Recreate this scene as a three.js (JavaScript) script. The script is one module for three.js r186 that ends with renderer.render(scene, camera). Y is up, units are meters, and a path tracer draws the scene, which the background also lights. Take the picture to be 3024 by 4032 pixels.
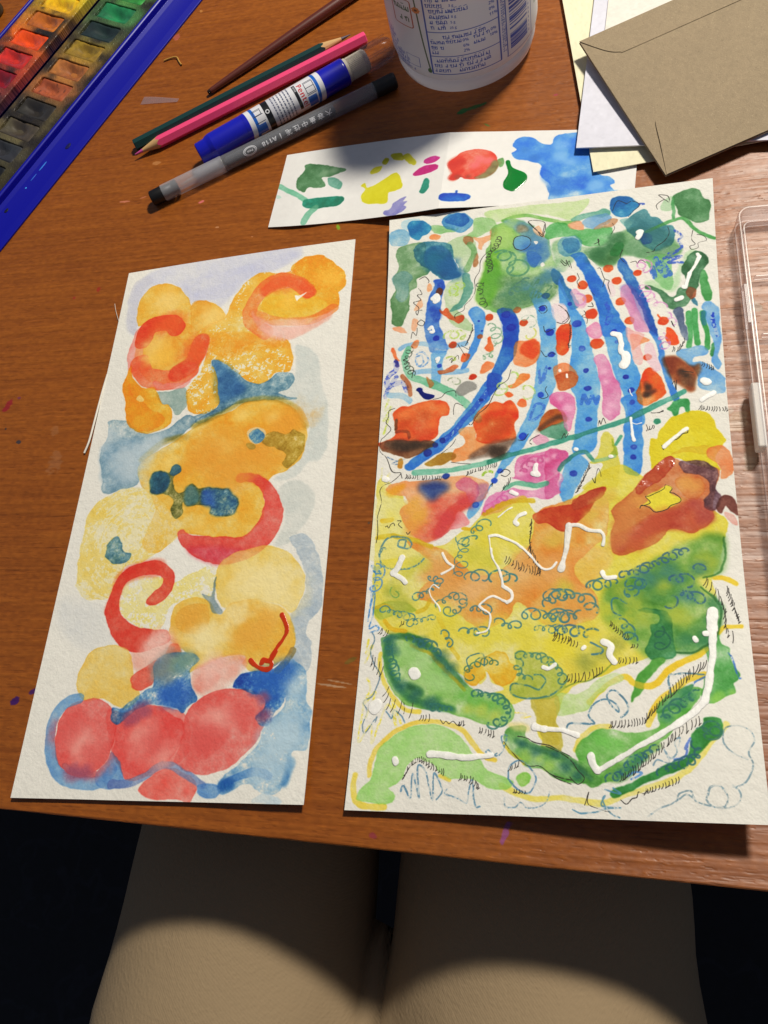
import * as THREE from 'three';
import { mergeGeometries, toCreasedNormals } from 'three/addons/utils/BufferGeometryUtils.js';
import { MarchingCubes } from 'three/addons/objects/MarchingCubes.js';
import { RoundedBoxGeometry } from 'three/addons/geometries/RoundedBoxGeometry.js';
import { RectAreaLightUniformsLib } from 'three/addons/lights/RectAreaLightUniformsLib.js';

// ---------------------------------------------------------------- camera, light, exposure
const scene = new THREE.Scene();
const camera = new THREE.PerspectiveCamera(67.31, 0.75, 0.01, 20);
camera.position.set(0, 0.36, 0);
camera.matrixAutoUpdate = true;
camera.quaternion.setFromRotationMatrix(new THREE.Matrix4().makeBasis(
  new THREE.Vector3(0.97678333, -0.205, -0.06220386),
  new THREE.Vector3(0.01380745, 0.35, -0.93664794),
  new THREE.Vector3(0.21378418, 0.91404322, 0.34470469)));
const renderer = new THREE.WebGLRenderer({ antialias: true });
renderer.toneMapping = THREE.LinearToneMapping;
renderer.toneMappingExposure = 1;
renderer.shadowMap.enabled = true;
RectAreaLightUniformsLib.init();
scene.background = new THREE.Color().setRGB(0.088, 0.104, 0.142);     // the dim, cool light of the evening room
const LAMP_AT = new THREE.Vector3(0.60, 1.6, -1.25), LAMP_TO = new THREE.Vector3(-0.02, 0, -0.22);
const lampLight = new THREE.RectAreaLight(new THREE.Color().setRGB(1, 0.94, 0.81), 312, 0.3, 0.16);
lampLight.name = 'lamp_light';
lampLight.position.copy(LAMP_AT); lampLight.lookAt(LAMP_TO); lampLight.castShadow = true;
scene.add(lampLight);

// ---------------------------------------------------------------- helpers
let seed = 12345;
const rnd = () => { seed = (seed + 0x6d2b79f5) | 0; let t = Math.imul(seed ^ (seed >>> 15), 1 | seed); t = (t + Math.imul(t ^ (t >>> 7), 61 | t)) ^ t; return ((t ^ (t >>> 14)) >>> 0) / 4294967296; };
const clamp = (x, a = 0, b = 1) => Math.min(b, Math.max(a, x));
const smooth = (a, b, x) => { const t = clamp((x - a) / (b - a)); return t * t * (3 - 2 * t); };
const V = (x, y, z) => new THREE.Vector3(x, y, z);
const taken = {};
const numbered = (n) => { taken[n] = (taken[n] ?? -1) + 1; return taken[n] ? n + '_' + String(taken[n]).padStart(3, '0') : n; };
function mesh(name, geo, mat, parent) {
  const m = new THREE.Mesh(geo, mat); m.name = parent ? name : numbered(name); m.castShadow = m.receiveShadow = true; (parent ?? scene).add(m); return m;
}
function tag(o, label, category, group) { o.userData.label = label; o.userData.category = category; if (group) o.userData.group = group; return o; }
function thing(name, label, category, pos = [0, 0, 0], group) {
  const o = new THREE.Group(); o.name = numbered(name); o.position.set(...pos); scene.add(o); return tag(o, label, category, group);
}
// a group whose local +x runs from a to b
function along(name, label, category, a, b, group) {
  const o = thing(name, label, category, a, group), d = V(...b).sub(V(...a)).normalize(), up = V(0, 1, 0), z = d.clone().cross(up).normalize(), y = z.clone().cross(d);
  o.quaternion.setFromRotationMatrix(new THREE.Matrix4().makeBasis(d, y, z)); return o;
}
const std = (c, o = {}) => new THREE.MeshPhysicalMaterial({ color: c, roughness: 0.6, ...o });
function lathe(prof, seg = 40) { return new THREE.LatheGeometry(prof.map(([x, r]) => new THREE.Vector2(Math.max(r, 1e-5), x)), seg); }
const latheX = (prof, seg) => lathe(prof, seg).rotateZ(-Math.PI / 2);
function noiseTile(n, freq, oct, s) {                                 // tileable value noise, -1..1
  seed = s; const out = new Float32Array(n * n); let amp = 1, tot = 0;
  for (let o = 0; o < oct; o++, amp *= 0.5, freq *= 2) {
    const f = Math.min(freq, n), g = Float32Array.from({ length: f * f }, () => rnd() * 2 - 1); tot += amp;
    for (let y = 0; y < n; y++) { const fy = y * f / n, iy = Math.floor(fy), ty = fy - iy, sy = ty * ty * (3 - 2 * ty), r0 = (iy % f) * f, r1 = ((iy + 1) % f) * f;
      for (let x = 0; x < n; x++) { const fx = x * f / n, ix = Math.floor(fx), tx = fx - ix, sx = tx * tx * (3 - 2 * tx), a = ix % f, b = (ix + 1) % f;
        const p = g[r0 + a] + (g[r0 + b] - g[r0 + a]) * sx, q = g[r1 + a] + (g[r1 + b] - g[r1 + a]) * sx; out[y * n + x] += amp * (p + (q - p) * sy); } }
  }
  for (let i = 0; i < out.length; i++) out[i] /= tot * 0.6;
  return out;
}
const NN = 512, nLow = noiseTile(NN, 8, 4, 11), nMid = noiseTile(NN, 40, 3, 22), nFine = noiseTile(NN, 160, 2, 33);
const at = (t, x, y) => { const xi = Math.floor(x), yi = Math.floor(y), fx = x - xi, fy = y - yi, m = NN - 1, a = xi & m, b = (xi + 1) & m, c = (yi & m) * NN, d = ((yi + 1) & m) * NN;
  const p = t[c + a] + (t[c + b] - t[c + a]) * fx, q = t[d + a] + (t[d + b] - t[d + a]) * fx; return p + (q - p) * fy; };
function dataTex(data, w, h, srgb) {
  const t = new THREE.DataTexture(data, w, h); t.magFilter = t.minFilter = THREE.LinearFilter; t.wrapS = t.wrapT = THREE.MirroredRepeatWrapping;
  if (srgb) t.colorSpace = THREE.SRGBColorSpace; t.needsUpdate = true; return t;
}
function canvasTex(c, srgb = true) { const t = new THREE.CanvasTexture(c); if (srgb) t.colorSpace = THREE.SRGBColorSpace; t.flipY = false; t.magFilter = THREE.LinearFilter; return t; }
const hex = (s) => [1, 3, 5].map((i) => parseInt(s.slice(i, i + 2), 16) / 255);

// ---------------------------------------------------------------- table and floor
{
  const N = 2048, S = 0.82, col = new Uint8Array(N * N * 4), bmp = new Uint8Array(N * N * 4), rgh = new Uint8Array(N * N * 4);
  const pore = new Float32Array(N * N);
  seed = 77;
  for (let k = 0; k < 60000; k++) {                                   // short open pores and pale flecks along the grain
    const x = rnd() * N, y = rnd() * N, len = 5 + rnd() * rnd() * 42, v = (rnd() < 0.62 ? -1 : 0.8) * (0.35 + rnd() * 0.65), tilt = (rnd() - 0.5) * 0.06;
    for (let i = 0; i < len; i++) { const px = (x + i) | 0, py = (y + i * tilt + Math.sin(i * 0.1) * 0.6) | 0; if (px < N && py >= 0 && py < N) pore[py * N + px] += v * Math.sin((i + 0.5) / len * Math.PI); }
  }
  for (let y = 0; y < N; y++) for (let x = 0; x < N; x++) {
    const i = y * N + x, wob = at(nLow, x * 0.06, y * 0.12) * 9;
    const g1 = at(nMid, x * 0.035, (y + wob) * 1.05), g2 = at(nFine, x * 0.05, (y + wob) * 0.9 + 100), g3 = at(nFine, x * 0.5, y * 0.9), big = at(nLow, x * 0.03 + 50, y * 0.07), band = at(nLow, x * 0.012, (y + wob) * 0.35 + 200);
    const p = clamp(pore[i], -1.2, 1.2);
    let l = 1 + 0.03 * g1 + 0.045 * g2 + 0.07 * g3 + 0.08 * big + 0.05 * band + 0.15 * p;
    l = clamp(l, 0.35, 1.6);
    const w = clamp(0.5 + 0.5 * big + 0.2 * g2);
    col[i * 4] = clamp((0.556 + 0.012 * w) * Math.pow(l, 0.75)) * 255; col[i * 4 + 1] = clamp((0.298 + 0.02 * w) * Math.pow(l, 0.9)) * 255; col[i * 4 + 2] = clamp((0.095 + 0.015 * w) * Math.pow(l, 0.95)) * 255; col[i * 4 + 3] = 255;
    const h = clamp(0.55 + 0.22 * g2 + 0.16 * g1 + 0.25 * p + 0.04 * g3); bmp[i * 4] = bmp[i * 4 + 1] = bmp[i * 4 + 2] = h * 255; bmp[i * 4 + 3] = 255;
    const r = clamp(0.43 + 0.05 * g2 + 0.05 * big - 0.05 * p); rgh[i * 4] = rgh[i * 4 + 1] = rgh[i * 4 + 2] = r * 255; rgh[i * 4 + 3] = 255;
  }
  // dried paint specks and scratches on the wood: x, z (mm), half sizes (mm), turn, colour, strength
  const spots = [[-325, -208, 2.2, 5, .5, '#8e1f2c', .8], [-311, -184, 1.6, 1.2, 0, '#1f2b48', .7], [-322, -193, 1, 1, 0, '#1f2b48', .7], [-318, -214, 1.2, .8, 0, '#6a2a70', .6], [-249, -261, .9, 3.2, .3, '#7c8a2a', .5], [-296, -285, 1.2, 1.2, 0, '#9a2a2a', .7], [-280, -290, 1.4, 2, 0, '#a02424', .6],
    [-263.7, -39.9, 3, 1.4, -.6, '#3d1a66', .85], [-274.4, -33.6, 3, 1.8, -.3, '#35146a', .85], [-255, -44, 2, 1, -.6, '#43206a', .7], [-104.5, -47.6, 9, .5, .1, '#d8d0c8', .45], [-101, -49.5, 7, .35, .15, '#d8d0c8', .4], [-21.9, 12.1, 1.2, 5, .3, '#8f4a96', .75], [-79.6, 17.1, 2, 1.3, .2, '#8c2d50', .6], [-20, 8, 1.4, 1, 0, '#7c3a86', .5],
    [-124.6, -321, 1.2, 2.4, -.4, '#7fae2a', .85], [5.4, -405.2, 1.8, 1, -.2, '#b03468', .6], [-50.9, -401.5, 3, 2, -.3, '#0d6a2a', .9], [-43, -404, 6, 1.4, -.3, '#0d6a2a', .7], [-36, -388, 3, .8, .6, '#2a7a3a', .6], [-274.8, -359.2, 4, .7, .05, '#e08a78', .7], [-262, -361, 3, .6, -.2, '#e08a78', .5], [-219, -352, 2.2, 1, -.3, '#ea7a86', .8],
    [-262, -520, 3.2, 2.2, .4, '#8a9a90', .75], [-263, -508, 2.4, 3.4, .2, '#d06a78', .45], [-247, -531, 1.4, 1.6, 0, '#c88a48', .7], [-258, -390, 3, 1.6, 0, '#e0a878', .4], [-205, -330, 1.3, .6, 0, '#e8b090', .5], [70, -318, 3, 1, 0, '#8f98a0', .55], [-60, -20, 1, .8, 0, '#304a68', .5], [-92, -130, .9, .9, 0, '#284058', .5], [-96, -60, 3, 1, -.5, '#5a6a2a', .4],
    [-283, -170, 5, 7, .3, '#b08a80', .22], [-288, -190, 4, 4, 0, '#b08a80', .2], [-208, -300, 6, 5, 0, '#8a8a78', .2], [-192, -285, 7, 3, 0, '#8a8a78', .16], [88, -180, 4, 6, .2, '#b8b4ae', .35], [92, -160, 3, 8, .1, '#c0bab4', .35], [84, -186, 3, 2, 0, '#9aa0a8', .4], [-130, -470, 1.5, 1, 0, '#3a3a4a', .4], [103, -245, 3, 3, 0, '#8a9098', .4], [-180, -320, 1, .6, 0, '#e8a890', .5], [-150, -340, 1.4, .5, .6, '#e8a890', .4]];
  for (const [mx, mz, ax, az, turn, c, str] of spots) {
    const k = N / S / 1000, cx = (mx + 500) * k, cy = (mz + 650) * k, R = Math.ceil(Math.max(ax, az) * k * 1.6), [r, g, b] = hex(c), ct = Math.cos(turn), st = Math.sin(turn);
    for (let y = Math.floor(cy) - R; y <= cy + R; y++) for (let x = Math.floor(cx) - R; x <= cx + R; x++) {
      if (x < 0 || y < 0 || x >= N || y >= N) continue;
      const dx = (x - cx) / k, dy = (y - cy) / k, u = (dx * ct + dy * st) / ax, v = (-dx * st + dy * ct) / az, d = Math.hypot(u, v) + 0.35 * at(nMid, x * 1.3 + mx, y * 1.3 + mz) + 0.2 * at(nFine, x * 0.6, y * 0.9);
      const a = str * smooth(1.05, 0.75, d), i = (y * N + x) * 4;
      col[i] += (r * 255 - col[i]) * a; col[i + 1] += (g * 255 - col[i + 1]) * a; col[i + 2] += (b * 255 - col[i + 2]) * a;
    }
  }
  const wood = new THREE.MeshPhysicalMaterial({ map: dataTex(col, N, N, true), bumpMap: dataTex(bmp, N, N), bumpScale: 0.00048, roughnessMap: dataTex(rgh, N, N), roughness: 1, anisotropy: 0.8, anisotropyRotation: Math.PI / 2 });
  // the near edge runs slightly askew under the hands
  const sh = new THREE.Shape(); sh.moveTo(-0.95, -1.05); sh.lineTo(0.75, -1.05); sh.lineTo(0.75, 0.0405); sh.lineTo(-0.95, 0.0015); sh.closePath();
  const geo = new THREE.ExtrudeGeometry(sh, { depth: 0.016, bevelEnabled: true, bevelThickness: 0.001, bevelSize: 0.0012, bevelSegments: 3 }).rotateX(Math.PI / 2).translate(0, -0.001, 0);
  const P = geo.attributes.position, uv = geo.attributes.uv;
  for (let i = 0; i < P.count; i++) uv.setXY(i, (P.getX(i) + 0.5) / S, (P.getZ(i) + 0.65 - P.getY(i)) / S);
  const t = thing('table', 'brown wooden table top with fine grain and dried paint specks', 'table', [0, 0, 0]);
  mesh('table_top', geo, wood, t);
  const legM = std(0x5a3016, { roughness: 0.5 });
  for (const [x, z] of [[-0.86, -0.96], [0.66, -0.96], [-0.86, -0.1], [0.66, -0.08]]) mesh('leg', new RoundedBoxGeometry(0.05, 0.7, 0.05, 2, 0.004).translate(x, -0.3685, z), legM, t);
  const fd = new Uint8Array(512 * 512 * 4);                           // dark patterned floor covering
  for (let i = 0; i < 512 * 512; i++) { const x = i & 511, y = i >> 9, m = Math.abs(at(nLow, x * 1.4, y * 1.4)) < 0.06 || Math.abs(at(nLow, x * 1.1 + 200, y * 1.1)) < 0.05 ? 1.4 : 1, l = 1 + 0.15 * at(nFine, x, y); fd[i * 4] = 17 * m * l; fd[i * 4 + 1] = 18 * m * l; fd[i * 4 + 2] = 23 * m * l; fd[i * 4 + 3] = 255; }
  const ft = dataTex(fd, 512, 512, true); ft.repeat.set(5, 5); const floorM = new THREE.MeshPhysicalMaterial({ map: ft, roughness: 0.85 });
  const floor = mesh('floor', new THREE.BoxGeometry(5, 0.05, 5).translate(0, -0.745, 0), floorM); floor.userData.kind = 'structure';
}

// ---------------------------------------------------------------- watercolour engine: pigment laid on paper as glazes
const scratch = document.createElement('canvas'); scratch.width = 1024; scratch.height = 1700;
const sctx = scratch.getContext('2d');
class Sheet {
  constructor(wmm, hmm, paper, sd) {
    this.w = Math.round(wmm * 5); this.h = Math.round(hmm * 5); this.paper = paper; this.sd = sd;
    const n = this.w * this.h; this.rgb = new Float32Array(n * 3); this.ht = new Float32Array(n); this.wet = new Float32Array(n);
    for (let y = 0, i = 0; y < this.h; y++) for (let x = 0; x < this.w; x++, i++) { const g = 1 + 0.010 * at(nMid, x * 0.8 + sd, y * 0.8) + 0.012 * at(nLow, x * 0.2, y * 0.2 + sd); for (let c = 0; c < 3; c++) this.rgb[i * 3 + c] = paper[c] * g; }
  }
  mask(pts, pad, draw) {
    let x0 = 1e9, y0 = 1e9, x1 = -1e9, y1 = -1e9;
    for (const [x, y] of pts) { x0 = Math.min(x0, x); y0 = Math.min(y0, y); x1 = Math.max(x1, x); y1 = Math.max(y1, y); }
    x0 = Math.max(0, Math.floor(x0 - pad)); y0 = Math.max(0, Math.floor(y0 - pad)); x1 = Math.min(this.w, Math.ceil(x1 + pad)); y1 = Math.min(this.h, Math.ceil(y1 + pad));
    const w = x1 - x0, h = y1 - y0; if (w < 2 || h < 2) return null;
    sctx.setTransform(1, 0, 0, 1, 0, 0); sctx.clearRect(0, 0, w, h); sctx.translate(-x0, -y0); sctx.fillStyle = sctx.strokeStyle = '#fff'; sctx.lineCap = sctx.lineJoin = 'round';
    sctx.beginPath(); draw(sctx);
    const d = sctx.getImageData(0, 0, w, h).data, m = new Float32Array(w * h);
    for (let i = 0; i < m.length; i++) m[i] = d[i * 4 + 3] / 255;
    return { m, w, h, x0, y0 };
  }
  warp(k, amp) {
    const out = new Float32Array(k.m.length), { m, w, h, x0, y0 } = k, s = this.sd;
    for (let y = 0; y < h; y++) for (let x = 0; x < w; x++) {
      const X = x + x0, Y = y + y0, dx = amp * (at(nMid, X * 0.55 + s, Y * 0.55) + 0.8 * at(nLow, X * 0.9, Y * 0.9 + s) + 0.25 * at(nFine, X * 0.6, Y * 0.6)), dy = amp * (at(nMid, X * 0.55 + 200, Y * 0.55 + s) + 0.8 * at(nLow, X * 0.9 + 90, Y * 0.9));
      const sx = clamp(x + dx, 0, w - 1.001), sy = clamp(y + dy, 0, h - 1.001), ix = sx | 0, iy = sy | 0, fx = sx - ix, fy = sy - iy, i = iy * w + ix;
      out[y * w + x] = (m[i] * (1 - fx) + m[i + 1] * fx) * (1 - fy) + (m[i + w] * (1 - fx) + m[i + w + 1] * fx) * fy || 0;
    }
    k.m = out; return k;
  }
}
function blur(src, w, h, r, passes = 2) {
  r = Math.max(1, Math.round(r)); let a = src; const n = 2 * r + 1;
  for (let pass = 0; pass < passes; pass++) {
    const b = new Float32Array(w * h), c = new Float32Array(w * h);
    for (let y = 0; y < h; y++) { let s = 0; const o = y * w; for (let x = -r; x <= r; x++) s += a[o + clamp(x, 0, w - 1)]; for (let x = 0; x < w; x++) { b[o + x] = s / n; s += a[o + Math.min(w - 1, x + r + 1)] - a[o + Math.max(0, x - r)]; } }
    for (let x = 0; x < w; x++) { let s = 0; for (let y = -r; y <= r; y++) s += b[clamp(y, 0, h - 1) * w + x]; for (let y = 0; y < h; y++) { c[y * w + x] = s / n; s += b[Math.min(h - 1, y + r + 1) * w + x] - b[Math.max(0, y - r) * w + x]; } }
    a = c;
  }
  return a;
}
const pairs = (f, n = 2) => { const o = []; for (let i = 0; i + 1 < f.length; i += n) o.push(f.slice(i, i + n)); return o; };
function curve(p, closed, step = 4) {                                  // Catmull-Rom through the points
  const o = [], n = p.length, g = (i) => closed ? p[(i + n) % n] : p[clamp(i, 0, n - 1)];
  for (let i = 0; i < (closed ? n : n - 1); i++) { const a = g(i - 1), b = g(i), c = g(i + 1), d = g(i + 2), k = Math.max(1, Math.ceil(Math.hypot(c[0] - b[0], c[1] - b[1]) / step));
    for (let j = 0; j < k; j++) { const t = j / k, t2 = t * t, t3 = t2 * t; o.push([0, 1].map((e) => 0.5 * (2 * b[e] + (c[e] - a[e]) * t + (2 * a[e] - 5 * b[e] + 4 * c[e] - d[e]) * t2 + (3 * b[e] - a[e] - 3 * c[e] + d[e]) * t3))); } }
  if (!closed) o.push(p[n - 1]); return o;
}
const trace = (ctx, p) => { p.forEach(([x, y], i) => i ? ctx.lineTo(x, y) : ctx.moveTo(x, y)); };
function glaze(S, k, col, o) {
  if (!k) return; const { w, h, x0, y0 } = k, d = o.d ?? 1, e = (o.e ?? 0.16) * 1.25, v = (o.v ?? 0.26) * 1.35, gr = (o.g ?? 0.12) * 1.2, s = o.s ?? 0.8;
  const m = s < 0.6 ? k.m : s < 2.4 ? blur(k.m, w, h, 1, 1) : blur(k.m, w, h, s * 0.95), B = e ? blur(k.m, w, h, 2) : null, T = col.map((c, i) => Math.log(clamp(c / S.paper[i], 0.012, 1)));
  const cx = x0 + w / 2, cy = y0 + h / 2, r0 = rnd() * 400;
  for (let y = 0; y < h; y++) for (let x = 0; x < w; x++) {
    const i = y * w + x, a = m[i]; if (a < 0.003) continue; const X = x + x0, Y = y + y0;
    let D = a * d * (1 + v * 1.3 * (0.7 * at(nLow, X * 0.45 + r0, Y * 0.45 + S.sd) + 0.6 * at(nLow, X * 1.3 + r0, Y * 1.3)) + gr * (0.6 * at(nFine, X * 0.9, Y * 0.9) + at(nMid, X * 0.9, Y * 0.9 + r0)));
    if (B) D += e * 2.4 * a * (1 - B[i]) * (1 + 0.5 * at(nLow, X * 0.7, Y * 0.7 + r0));
    if (o.dry) { let g = 0.6 * at(nMid, X * 0.95, Y * 0.95) + 0.55 * at(nFine, X * 0.8, Y * 0.8);
      if (o.streak) { const R = Math.hypot(X - cx, (Y - cy) * 0.9), A = Math.atan2(Y - cy, X - cx); g = 0.75 * g + 0.45 * at(nMid, R * 2.6, A * 30) + 0.3 * at(nLow, R * 0.4, A * 20); }
      D *= (o.streak ? 0.4 : 0.12) + (o.streak ? 0.6 : 0.88) * smooth(o.dry * 1.5 - 1.0, o.dry * 1.5 - 0.55, g + 0.55 * at(nLow, X * 0.3 + 77, Y * 0.3)); }
    D = Math.max(0, D); const q = ((y + y0) * S.w + X) * 3; const K = o.k ?? 0.62, al = Math.min(1, a * Math.min(1, d)), Dn = D / Math.max(al, 0.02); for (let c = 0; c < 3; c++) { const u = S.rgb[q + c]; S.rgb[q + c] = (1 - K) * u * Math.exp(T[c] * D) + K * (u + (S.paper[c] * Math.exp(T[c] * Dn) - u) * al); }
    if (o.wet) { const j = q / 3, u = a * o.wet * smooth(-0.2, 0.5, at(nMid, X * 0.6, Y * 0.6)); S.wet[j] = Math.max(S.wet[j], u); S.ht[j] += 0.10 * u; }
  }
}
function cover(S, k, col, o) {
  if (!k) return; const { w, h, x0, y0 } = k, m = (o.s ?? 0.4) < 0.7 ? k.m : blur(k.m, w, h, 1, 1), dome = o.h ? blur(k.m, w, h, 4) : null, al = o.a ?? 0.97;
  for (let y = 0; y < h; y++) for (let x = 0; x < w; x++) {
    const i = y * w + x; let a = m[i] * al; if (a < 0.003) continue; const X = x + x0, Y = y + y0, j = (y + y0) * S.w + X, q = j * 3;
    if (o.grain) a *= 0.25 + 0.75 * smooth(o.grain * 1.6 - 0.95, o.grain * 1.6 - 0.45, 0.7 * at(nMid, X * 1.1, Y * 1.1) + 0.5 * at(nFine, X * 0.9, Y * 0.9));
    const n = 1 + (o.tone ?? 0.02) * (at(nMid, X * 0.7, Y * 0.7) + at(nFine, X * 0.8, Y * 0.8));
    for (let c = 0; c < 3; c++) S.rgb[q + c] += (col[c] * n - S.rgb[q + c]) * a;
    if (dome) S.ht[j] = Math.max(S.ht[j], o.h * m[i] * (0.35 + 0.65 * dome[i] + (o.wet ? 0.02 : 0.16) * at(nMid, X * 1.3, Y * 0.8)));
    if (o.wet) S.wet[j] = Math.max(S.wet[j], a * o.wet); else if (o.h) S.wet[j] = Math.max(S.wet[j], a * 0.45);
  }
}
function paint(S, marks) {
  for (const [ty, c, o, f] of marks) {
    const p = pairs(f, ty === 'd' ? 3 : 2), pad = 8 + (o.s ?? 0) * 3 + (o.W ?? 0) + (o.r ?? 0) * 1.5 + (o.L ?? 0), col = c ? hex(c) : [0.13, 0.115, 0.11];
    const ribbon = (q) => S.mask(q, pad, (x) => { const n = q.length; for (let i = 1; i < n; i++) { x.beginPath(); x.lineWidth = o.W * (0.9 + 0.16 * at(nLow, q[i][0] * 0.8, q[i][1] * 0.8) + (ty === 'p' ? 0.2 * at(nLow, q[i][0] * 3.1, q[i][1] * 3.1) + 0.14 * smooth(6, 0, Math.min(i, n - i)) : 0)); x.moveTo(...q[i - 1]); x.lineTo(...q[i]); x.stroke(); } });
    if (ty === 'w') { const q = curve(p, true); glaze(S, S.warp(S.mask(q, pad, (x) => { trace(x, q); x.closePath(); x.fill(); }) ?? { m: [], w: 0, h: 0 }, 2.2 + (o.s ?? 0) * 0.3), col, o); }
    else if (ty === 'b') { const q = curve(p, false); const k = ribbon(q); if (k) glaze(S, S.warp(k, 1.8), col, o); }
    else if (ty === 'd') for (const [x, y, r] of p) { const q = []; for (let a = 0; a < 14; a++) q.push([x + r * (1 + 0.14 * (rnd() - 0.5)) * Math.cos(a / 14 * 6.283), y + 0.92 * r * (1 + 0.14 * (rnd() - 0.5)) * Math.sin(a / 14 * 6.283)]); const qq = curve(q, true, 2), k = S.mask(qq, 8, (x2) => { trace(x2, qq); x2.fill(); }); if (k) glaze(S, S.warp(k, 1.2), col, { e: 0.25, v: 0.3, ...o }); }
    else if (ty === 'm') for (const [cx, cy] of p) {                    // wet colour dropped into a wash that is still damp
      const r = o.r * 1.8, x0 = Math.max(0, Math.floor(cx - 2 * r)), x1 = Math.min(S.w, cx + 2 * r), y0 = Math.max(0, Math.floor(cy - 2 * r)), y1 = Math.min(S.h, cy + 2 * r), r1 = rnd() * 300;
      for (let y = y0; y < y1; y++) for (let x = x0; x < x1; x++) { const q = (y * S.w + x) * 3, dd = Math.hypot(x - cx, (y - cy) * 1.15) / r + 0.35 * at(nLow, x * 0.9 + r1, y * 0.9) + 0.12 * at(nMid, x * 0.8, y * 0.8); let pd = 0; for (let c = 0; c < 3; c++) pd = Math.max(pd, S.paper[c] - S.rgb[q + c]);
        const a = 0.72 * smooth(1.15, 0.1, dd) * smooth(0.05, 0.14, pd) * (1 + 0.12 * at(nFine, x * 0.9, y * 0.9)); if (a > 0.002) for (let c = 0; c < 3; c++) S.rgb[q + c] += (col[c] - S.rgb[q + c]) * Math.min(1, a); } }
    else if (ty === 'o') { const q = curve(p, true), k = S.mask(q, pad, (x) => { trace(x, q); x.closePath(); x.fill(); }); if (k) cover(S, S.warp(k, 1.2), col, o); }
    else if (ty === 'p') { const q = curve(p, false), k = ribbon(q); if (k) cover(S, S.warp(k, 1.3), col, o); }
    else if (ty === 'n') { const q = curve(p, false, 3).map(([x, y]) => [x + 0.5 * at(nMid, x * 1.2, y * 1.2), y + 0.5 * at(nMid, x * 1.2 + 99, y * 1.2)]), k = S.mask(q, 6, (x) => { for (let i = 1; i < q.length; i++) { x.beginPath(); x.lineWidth = 1.55 + 0.75 * at(nLow, q[i][0] * 1.6, q[i][1] * 1.6); x.moveTo(...q[i - 1]); x.lineTo(...q[i]); x.stroke(); } }); if (k) cover(S, k, col, { s: 0.3, a: 0.95, grain: 0.06 }); }
    else if (ty === 'c') { o.W *= 1.3; const q = curve(p, false, 3), k = ribbon(q); if (k) cover(S, S.warp(k, 1), col, { s: 0.6, a: 0.82, grain: (o.dry ?? 0.12) + 0.1, tone: 0.06 }); }
    else if (ty === 'k') { const q = curve(p, false, 1.2), z = []; let a = rnd() * 6; const n = q.length, R = o.r * 1.3, dA = 1.2 / R * 4.3; let rr = R; q.forEach(([x, y], i) => { a += dA; rr = R * (0.8 + 0.3 * Math.sin(i * 0.11 + o.r)); z.push([x + rr * Math.cos(a), y + rr * 0.85 * Math.sin(a)]); });
      const zz = curve(z, false, 2), k = S.mask(zz, pad, (x) => { x.lineWidth = o.W * 1.6; trace(x, zz); x.stroke(); }); if (k) cover(S, S.warp(k, 0.8), col, { s: 0.6, a: 0.8, grain: (o.dry ?? 0.08) + 0.06, tone: 0.06 }); }
    else if (ty === 't') { const q = curve(p, false, 1), st = Math.max(6, o.L * 0.36), k = S.mask(q, pad, (x) => { x.lineWidth = 1.5; for (let i = 0; i < q.length - 1; i += Math.round(st * (0.75 + rnd() * 0.5))) { const L = o.L * (0.35 + rnd() * 0.25), an = 1.25 + 0.25 * Math.sin(i * 0.02) + (rnd() - 0.5) * 0.4, [X, Y] = q[i]; x.beginPath(); x.moveTo(X + L * Math.cos(an), Y - L * Math.sin(an)); x.quadraticCurveTo(X + 3, Y + 1, X - L * Math.cos(an), Y + L * Math.sin(an) * 0.8); if (rnd() < 0.35) x.lineTo(X - L * Math.cos(an) + 5, Y + L * 0.3); x.stroke(); } }); if (k) cover(S, k, col, { s: 0.3, a: 0.95, grain: 0.05 }); }
  }
}
function sheetMaterial(S, rough = 0.86, bump = 0.0007, tooth = 0.085) {
  const n = S.w * S.h, a = new Uint8Array(n * 4), b = new Uint8Array(n * 4), r = new Uint8Array(n * 4);
  for (let y = 0, i = 0; y < S.h; y++) for (let x = 0; x < S.w; x++, i++) {
    for (let c = 0; c < 3; c++) a[i * 4 + c] = clamp(S.rgb[i * 3 + c]) * 255; a[i * 4 + 3] = 255;
    const flat = 1 - 0.8 * clamp(S.ht[i] * 2), g = flat * tooth * (at(nMid, x * 1.15 + S.sd, y * 1.15) + 0.6 * at(nFine, x * 0.9, y * 0.9)), hv = clamp(0.25 + g + 0.7 * S.ht[i]); b[i * 4] = b[i * 4 + 1] = b[i * 4 + 2] = hv * 255; b[i * 4 + 3] = 255;
    const q = clamp(rough - S.wet[i] * (rough - 0.12)); r[i * 4] = r[i * 4 + 1] = r[i * 4 + 2] = q * 255; r[i * 4 + 3] = 255;
  }
  return new THREE.MeshPhysicalMaterial({ map: dataTex(a, S.w, S.h, true), bumpMap: dataTex(b, S.w, S.h), bumpScale: bump, roughnessMap: dataTex(r, S.w, S.h), roughness: 1 });
}
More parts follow.
